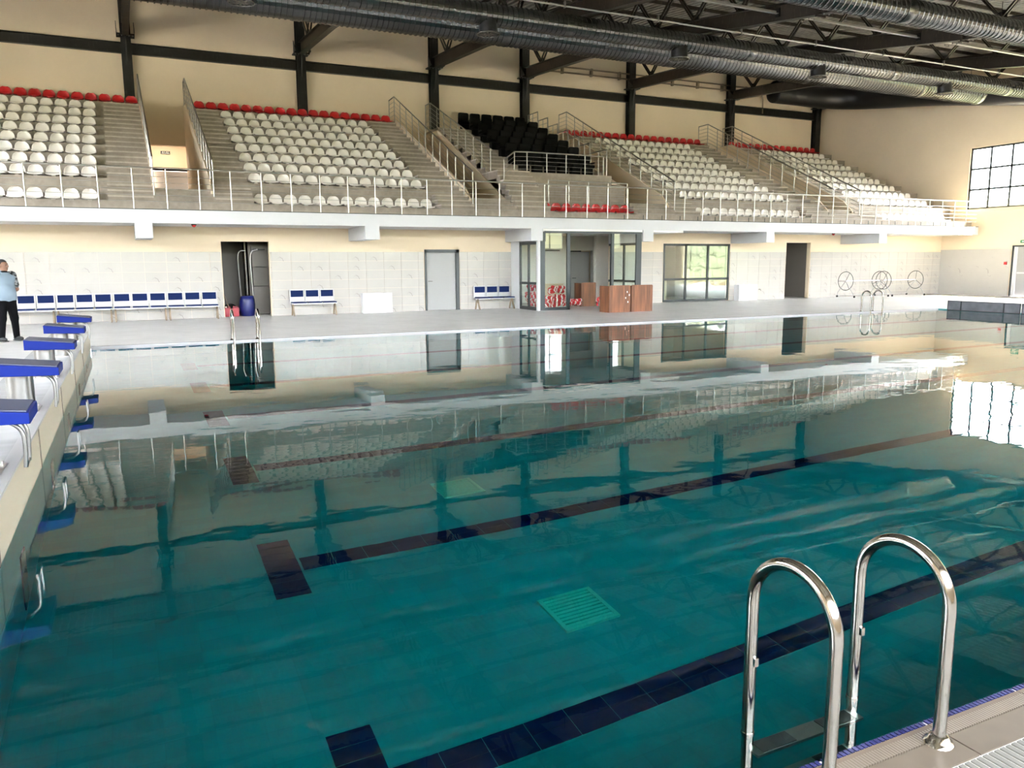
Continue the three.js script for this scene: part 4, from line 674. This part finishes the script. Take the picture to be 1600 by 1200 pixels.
// ---------- things in the doorway room ----------
{
  const prof = [[0.001, 0], [0.19, 0], [0.2, 0.03], [0.225, 0.18], [0.235, 0.34], [0.225, 0.5], [0.20, 0.58], [0.18, 0.60], [0.001, 0.60]];
  const b = thing('plastic_barrel', 'dark blue plastic barrel inside the tall doorway', 'barrel', null, [3.3, 0, -25.8]); part(b, 'body', smoothLatheY(prof, 28), M.barrel); part(b, 'rim', new THREE.TorusGeometry(0.185, 0.015, 6, 28).rotateX(Math.PI / 2).translate(0, 0.6, 0), M.barrel);
  for (const [x, z, w] of [[2.70, -25.68, 'left'], [2.93, -25.7, 'right']]) { const c = thing('jerrycan', `pink red plastic canister in the tall doorway, ${w} one`, 'canister', null, [x, 0, z]); part(c, 'body', roundBox(0.2, 0.27, 0.15, 0.03).translate(0, 0.135, 0), M.pink); part(c, 'cap', new THREE.CylinderGeometry(0.025, 0.025, 0.05, 10).translate(-0.05, 0.29, 0), w === 'left' ? M.paper : M.pink); part(c, 'handle', join([box(-0.01, 0.08, 0.29, 0.31, -0.012, 0.012), box(0.06, 0.08, 0.26, 0.3, -0.012, 0.012)]), M.pink); }
  const k = thing('black_bag', 'black sack slumped beside the blue barrel', 'bag', null, [2.85, 0, -26.35]); { const g = new THREE.SphereGeometry(0.2, 18, 12); const p = g.attributes.position; for (let i = 0; i < p.count; i++) p.setXYZ(i, p.getX(i) * (1 + 0.15 * Math.sin(9 * p.getY(i))), Math.max(-0.17, p.getY(i)) + 0.17, p.getZ(i) * (1 + 0.1 * Math.cos(11 * p.getX(i)))); g.computeVertexNormals(); part(k, 'sack', g, M.black2); }
  const m = thing('broom', 'wooden broom leaning inside the tall doorway', 'broom', null, [2.72, 0, -25.98]); part(m, 'handle', rod([0.1, 0.12, 0.05], [-0.2, 1.05, -0.1], 0.013), M.benchLeg); part(m, 'brush', box(-0.05, 0.25, 0, 0.12, 0.02, 0.09), M.black2);
  const s = thing('steel_pipes', 'tall bent steel pipe stand inside the tall doorway', 'pipe', null, [3.55, 0, -26.2]); part(s, 'pipe', tube([[0, 0, 0], [-0.02, 1.0, 0], [-0.04, 1.7, 0], [0.02, 1.98, 0], [0.2, 2.05, 0]], 0.025, 40, 8), M.brushed); part(s, 'arm', rod([0.05, 2.05, 0], [0.42, 2.05, 0], 0.02), M.alu);
  const s2 = thing('steel_pipes', 'second bent steel pipe standing left of the tall pipe stand', 'pipe', null, [3.28, 0, -26.9]); part(s2, 'pipe', tube([[0, 0, 0], [-0.03, 1.0, 0], [-0.05, 1.8, 0], [0.02, 2.0, 0], [0.18, 2.02, 0]], 0.022, 40, 8), M.brushed); part(s2, 'duct', rod([0.22, 0, -0.2], [0.2, 2.5, -0.2], 0.085, 16), M.galv);
  const l = thing('dark_lockers', 'dark grey stacked panels at right inside the tall doorway', 'locker', null, [3.62, 0, -26.88]); for (const [a, b2] of [[0, 0.88], [0.91, 1.48], [1.51, 2.2]]) part(l, 'panel', box(0, 1.2, a, b2, 0, 0.3), M.darkTile);
}

// ---------- the man ----------
function surfaceNet(f, lo, hi, h) {
  const n = [0, 1, 2].map((k) => Math.ceil((hi[k] - lo[k]) / h) + 1), [nx, ny, nz] = n, F = new Float32Array(nx * ny * nz), id = (i, j, k) => (k * ny + j) * nx + i;
  for (let k = 0; k < nz; k++) for (let j = 0; j < ny; j++) for (let i = 0; i < nx; i++) F[id(i, j, k)] = f(lo[0] + i * h, lo[1] + j * h, lo[2] + k * h);
  const vid = new Int32Array(nx * ny * nz).fill(-1), pos = [], idx = [];
  const E = [[0, 1], [0, 2], [0, 4], [1, 3], [1, 5], [2, 3], [2, 6], [3, 7], [4, 5], [4, 6], [5, 7], [6, 7]];
  for (let k = 0; k + 1 < nz; k++) for (let j = 0; j + 1 < ny; j++) for (let i = 0; i + 1 < nx; i++) {
    const v = []; for (let c = 0; c < 8; c++) v.push(F[id(i + (c & 1), j + ((c >> 1) & 1), k + (c >> 2))]);
    let x = 0, y = 0, z = 0, m = 0; for (const [a, b] of E) if ((v[a] < 0) !== (v[b] < 0)) { const t = v[a] / (v[a] - v[b]); x += lerp(a & 1, b & 1, t); y += lerp((a >> 1) & 1, (b >> 1) & 1, t); z += lerp(a >> 2, b >> 2, t); m++; }
    if (m) { vid[id(i, j, k)] = pos.length / 3; pos.push(lo[0] + (i + x / m) * h, lo[1] + (j + y / m) * h, lo[2] + (k + z / m) * h); }
  }
  const quad = (a, b, c, d, flip) => flip ? idx.push(a, c, b, a, d, c) : idx.push(a, b, c, a, c, d);
  for (let k = 1; k + 1 < nz; k++) for (let j = 1; j + 1 < ny; j++) for (let i = 1; i + 1 < nx; i++) {
    const s = F[id(i, j, k)] < 0;
    if (s !== F[id(i + 1, j, k)] < 0) quad(vid[id(i, j - 1, k - 1)], vid[id(i, j, k - 1)], vid[id(i, j, k)], vid[id(i, j - 1, k)], !s);
    if (s !== F[id(i, j + 1, k)] < 0) quad(vid[id(i - 1, j, k - 1)], vid[id(i - 1, j, k)], vid[id(i, j, k)], vid[id(i, j, k - 1)], !s);
    if (s !== F[id(i, j, k + 1)] < 0) quad(vid[id(i - 1, j - 1, k)], vid[id(i, j - 1, k)], vid[id(i, j, k)], vid[id(i - 1, j, k)], !s);
  }
  const g = new THREE.BufferGeometry(); g.setAttribute('position', new THREE.Float32BufferAttribute(pos, 3)); g.setIndex(idx); g.computeVertexNormals();
  const uv = new Float32Array(pos.length / 3 * 2); for (let i = 0; i < pos.length / 3; i++) { uv[2 * i] = pos[3 * i] + 0.5 * pos[3 * i + 2]; uv[2 * i + 1] = pos[3 * i + 1]; } g.setAttribute('uv', new THREE.BufferAttribute(uv, 2));
  return g.toNonIndexed();
}
const cap = (a, b, ra, rb2) => (x, y, z) => { const bx = b[0] - a[0], by = b[1] - a[1], bz = b[2] - a[2], px = x - a[0], py = y - a[1], pz = z - a[2], t = clamp((px * bx + py * by + pz * bz) / (bx * bx + by * by + bz * bz)); return Math.hypot(px - t * bx, py - t * by, pz - t * bz) - lerp(ra, rb2, t); };
const ell = (c, r) => (x, y, z) => { const q = Math.hypot((x - c[0]) / r[0], (y - c[1]) / r[1], (z - c[2]) / r[2]); return (q - 1) * Math.min(...r); };
const blend = (list, k) => (x, y, z) => { let d = 1e9; for (const f of list) { const e = f(x, y, z), h = clamp(0.5 + 0.5 * (d - e) / k); d = lerp(d, e, h) - k * h * (1 - h); } return d; };
{
  const o = thing('person', 'man in light blue polo shirt and black trousers standing at left edge', 'person', null, [-2.36, 0, -19.85], 0.62);
  const hy = 1.605, ht = 0.5;                                          // head turned further to his left
  const cs = Math.cos(ht), sn = Math.sin(ht), H = (f) => (x, y, z) => { const dx = x, dz = z - 0.02; return f(cs * dx - sn * dz, y, sn * dx + cs * dz); };
  const head = blend([ell([0, hy + 0.015, -0.012], [0.077, 0.105, 0.098]), ell([0, hy - 0.055, 0.022], [0.058, 0.07, 0.068]), ell([0, hy - 0.005, 0.088], [0.014, 0.026, 0.026]), ell([0, hy - 0.025, 0.102], [0.017, 0.014, 0.016]), ell([0, hy + 0.028, 0.078], [0.05, 0.014, 0.016]), ell([0, hy - 0.062, 0.082], [0.026, 0.010, 0.012]), ell([0, hy - 0.098, 0.066], [0.026, 0.02, 0.024]), ell([0.079, hy - 0.005, -0.008], [0.011, 0.03, 0.02]), ell([-0.079, hy - 0.005, -0.008], [0.011, 0.03, 0.02])], 0.014);
  const arm = (s) => [cap([s * 0.235, 1.22, -0.03], [s * 0.285, 1.10, -0.07], 0.050, 0.044), cap([s * 0.285, 1.10, -0.07], [s * 0.13, 0.97, -0.17], 0.044, 0.030)];
  const hand = (s) => [ell([s * 0.085, 0.945, -0.182], [0.05, 0.026, 0.02]), ...[0, 1, 2, 3].map((k) => cap([s * 0.05, 0.962 - k * 0.019, -0.188], [s * (-0.005 + Math.abs(k - 1.4) * 0.006), 0.955 - k * 0.021, -0.205], 0.0095, 0.008)), cap([s * 0.095, 0.965, -0.19], [s * 0.05, 0.985, -0.205], 0.010, 0.009)];
  const bodyF = blend([H(head), cap([0, 1.40, -0.01], [0, 1.54, 0.012], 0.06, 0.055), ...arm(1), ...arm(-1), cap([-0.12, 1.35, -0.01], [0.12, 1.35, -0.01], 0.07, 0.07)], 0.016);
  const parts3 = [surfaceNet(bodyF, [-0.36, 0.93, -0.26], [0.36, 1.75, 0.17], 0.0085), surfaceNet(blend(hand(1), 0.006), [-0.04, 0.86, -0.25], [0.16, 1.02, -0.13], 0.004), surfaceNet(blend(hand(-1), 0.006), [-0.16, 0.86, -0.25], [0.04, 1.02, -0.13], 0.004)];
  part(o, 'body', join(parts3), M.skin);
  const scalp = blend([ell([0, hy + 0.032, -0.02], [0.084, 0.098, 0.104])], 0.01), faceCut = (x, y, z) => Math.max(scalp(x, y, z), -(y - (hy + 0.062) + Math.max(0, z - 0.02) * -0.1) * 1 > 0 && z > 0.012 ? 0.02 : -1, (hy - 0.045) - y);
  part(o, 'hair', surfaceNet(H(faceCut), [-0.14, 1.5, -0.16], [0.14, 1.75, 0.16], 0.006), M.hair);
  for (const s of [-1, 1]) { const e = V(s * 0.03, hy + 0.006, 0.083), q = V(cs * e.x + sn * e.z, e.y, -sn * e.x + cs * e.z); part(o, 'eye', new THREE.SphereGeometry(0.009, 8, 6).translate(q.x, q.y, q.z + 0.02), M.hair); }
  part(o, 'shirt', surfaceNet(blend([cap([-0.13, 1.36, -0.01], [0.13, 1.36, -0.01], 0.105, 0.105), ell([0, 1.22, 0.01], [0.195, 0.21, 0.135]), ell([0, 1.04, 0.04], [0.19, 0.17, 0.16]), cap([-0.09, 0.92, 0.01], [0.09, 0.92, 0.01], 0.125, 0.125), cap([0, 1.4, -0.01], [0, 1.45, 0], 0.08, 0.068)], 0.06), [-0.3, 0.76, -0.22], [0.3, 1.52, 0.26], 0.012), M.shirt);
  const sl = (s) => blend([cap([s * 0.175, 1.395, -0.01], [s * 0.255, 1.19, -0.045], 0.088, 0.070), ell([s * 0.14, 1.41, 0.0], [0.09, 0.06, 0.09])], 0.04);
  for (const s of [-1, 1]) part(o, 'sleeve', surfaceNet(sl(s), [s < 0 ? -0.4 : 0.02, 1.08, -0.16], [s < 0 ? -0.02 : 0.4, 1.52, 0.13], 0.012), M.camo, 'grey camouflage sleeve');
  part(o, 'collar', new THREE.TorusGeometry(0.068, 0.02, 8, 24).rotateX(Math.PI / 2 - 0.25).translate(0, 1.455, 0.005), M.trousers, 'dark collar');
  const lg = (s) => [cap([s * 0.085, 0.86, 0], [s * 0.125, 0.49, 0.025], 0.115, 0.078), cap([s * 0.125, 0.49, 0.025], [s * 0.155, 0.10, -0.005], 0.076, 0.062)];
  part(o, 'trousers', surfaceNet(blend([cap([-0.08, 0.89, 0], [0.08, 0.89, 0], 0.122, 0.122), ...lg(1), ...lg(-1)], 0.035), [-0.28, 0.03, -0.18], [0.28, 1.04, 0.18], 0.013), M.trousers);
  for (const s of [-1, 1]) { const sh = part(o, 'shoe', surfaceNet(blend([ell([s * 0.16, 0.062, -0.03], [0.05, 0.062, 0.075]), ell([s * 0.17, 0.05, 0.085], [0.052, 0.045, 0.105])], 0.04), [s * 0.16 - 0.12, -0.02, -0.16], [s * 0.16 + 0.12, 0.17, 0.24], 0.008), M.shoe); part(sh, 'sole', roundBox(0.1, 0.03, 0.30, 0.014).translate(s * 0.166, 0.015, 0.04), M.sole); }
}
renderer.render(scene, camera);
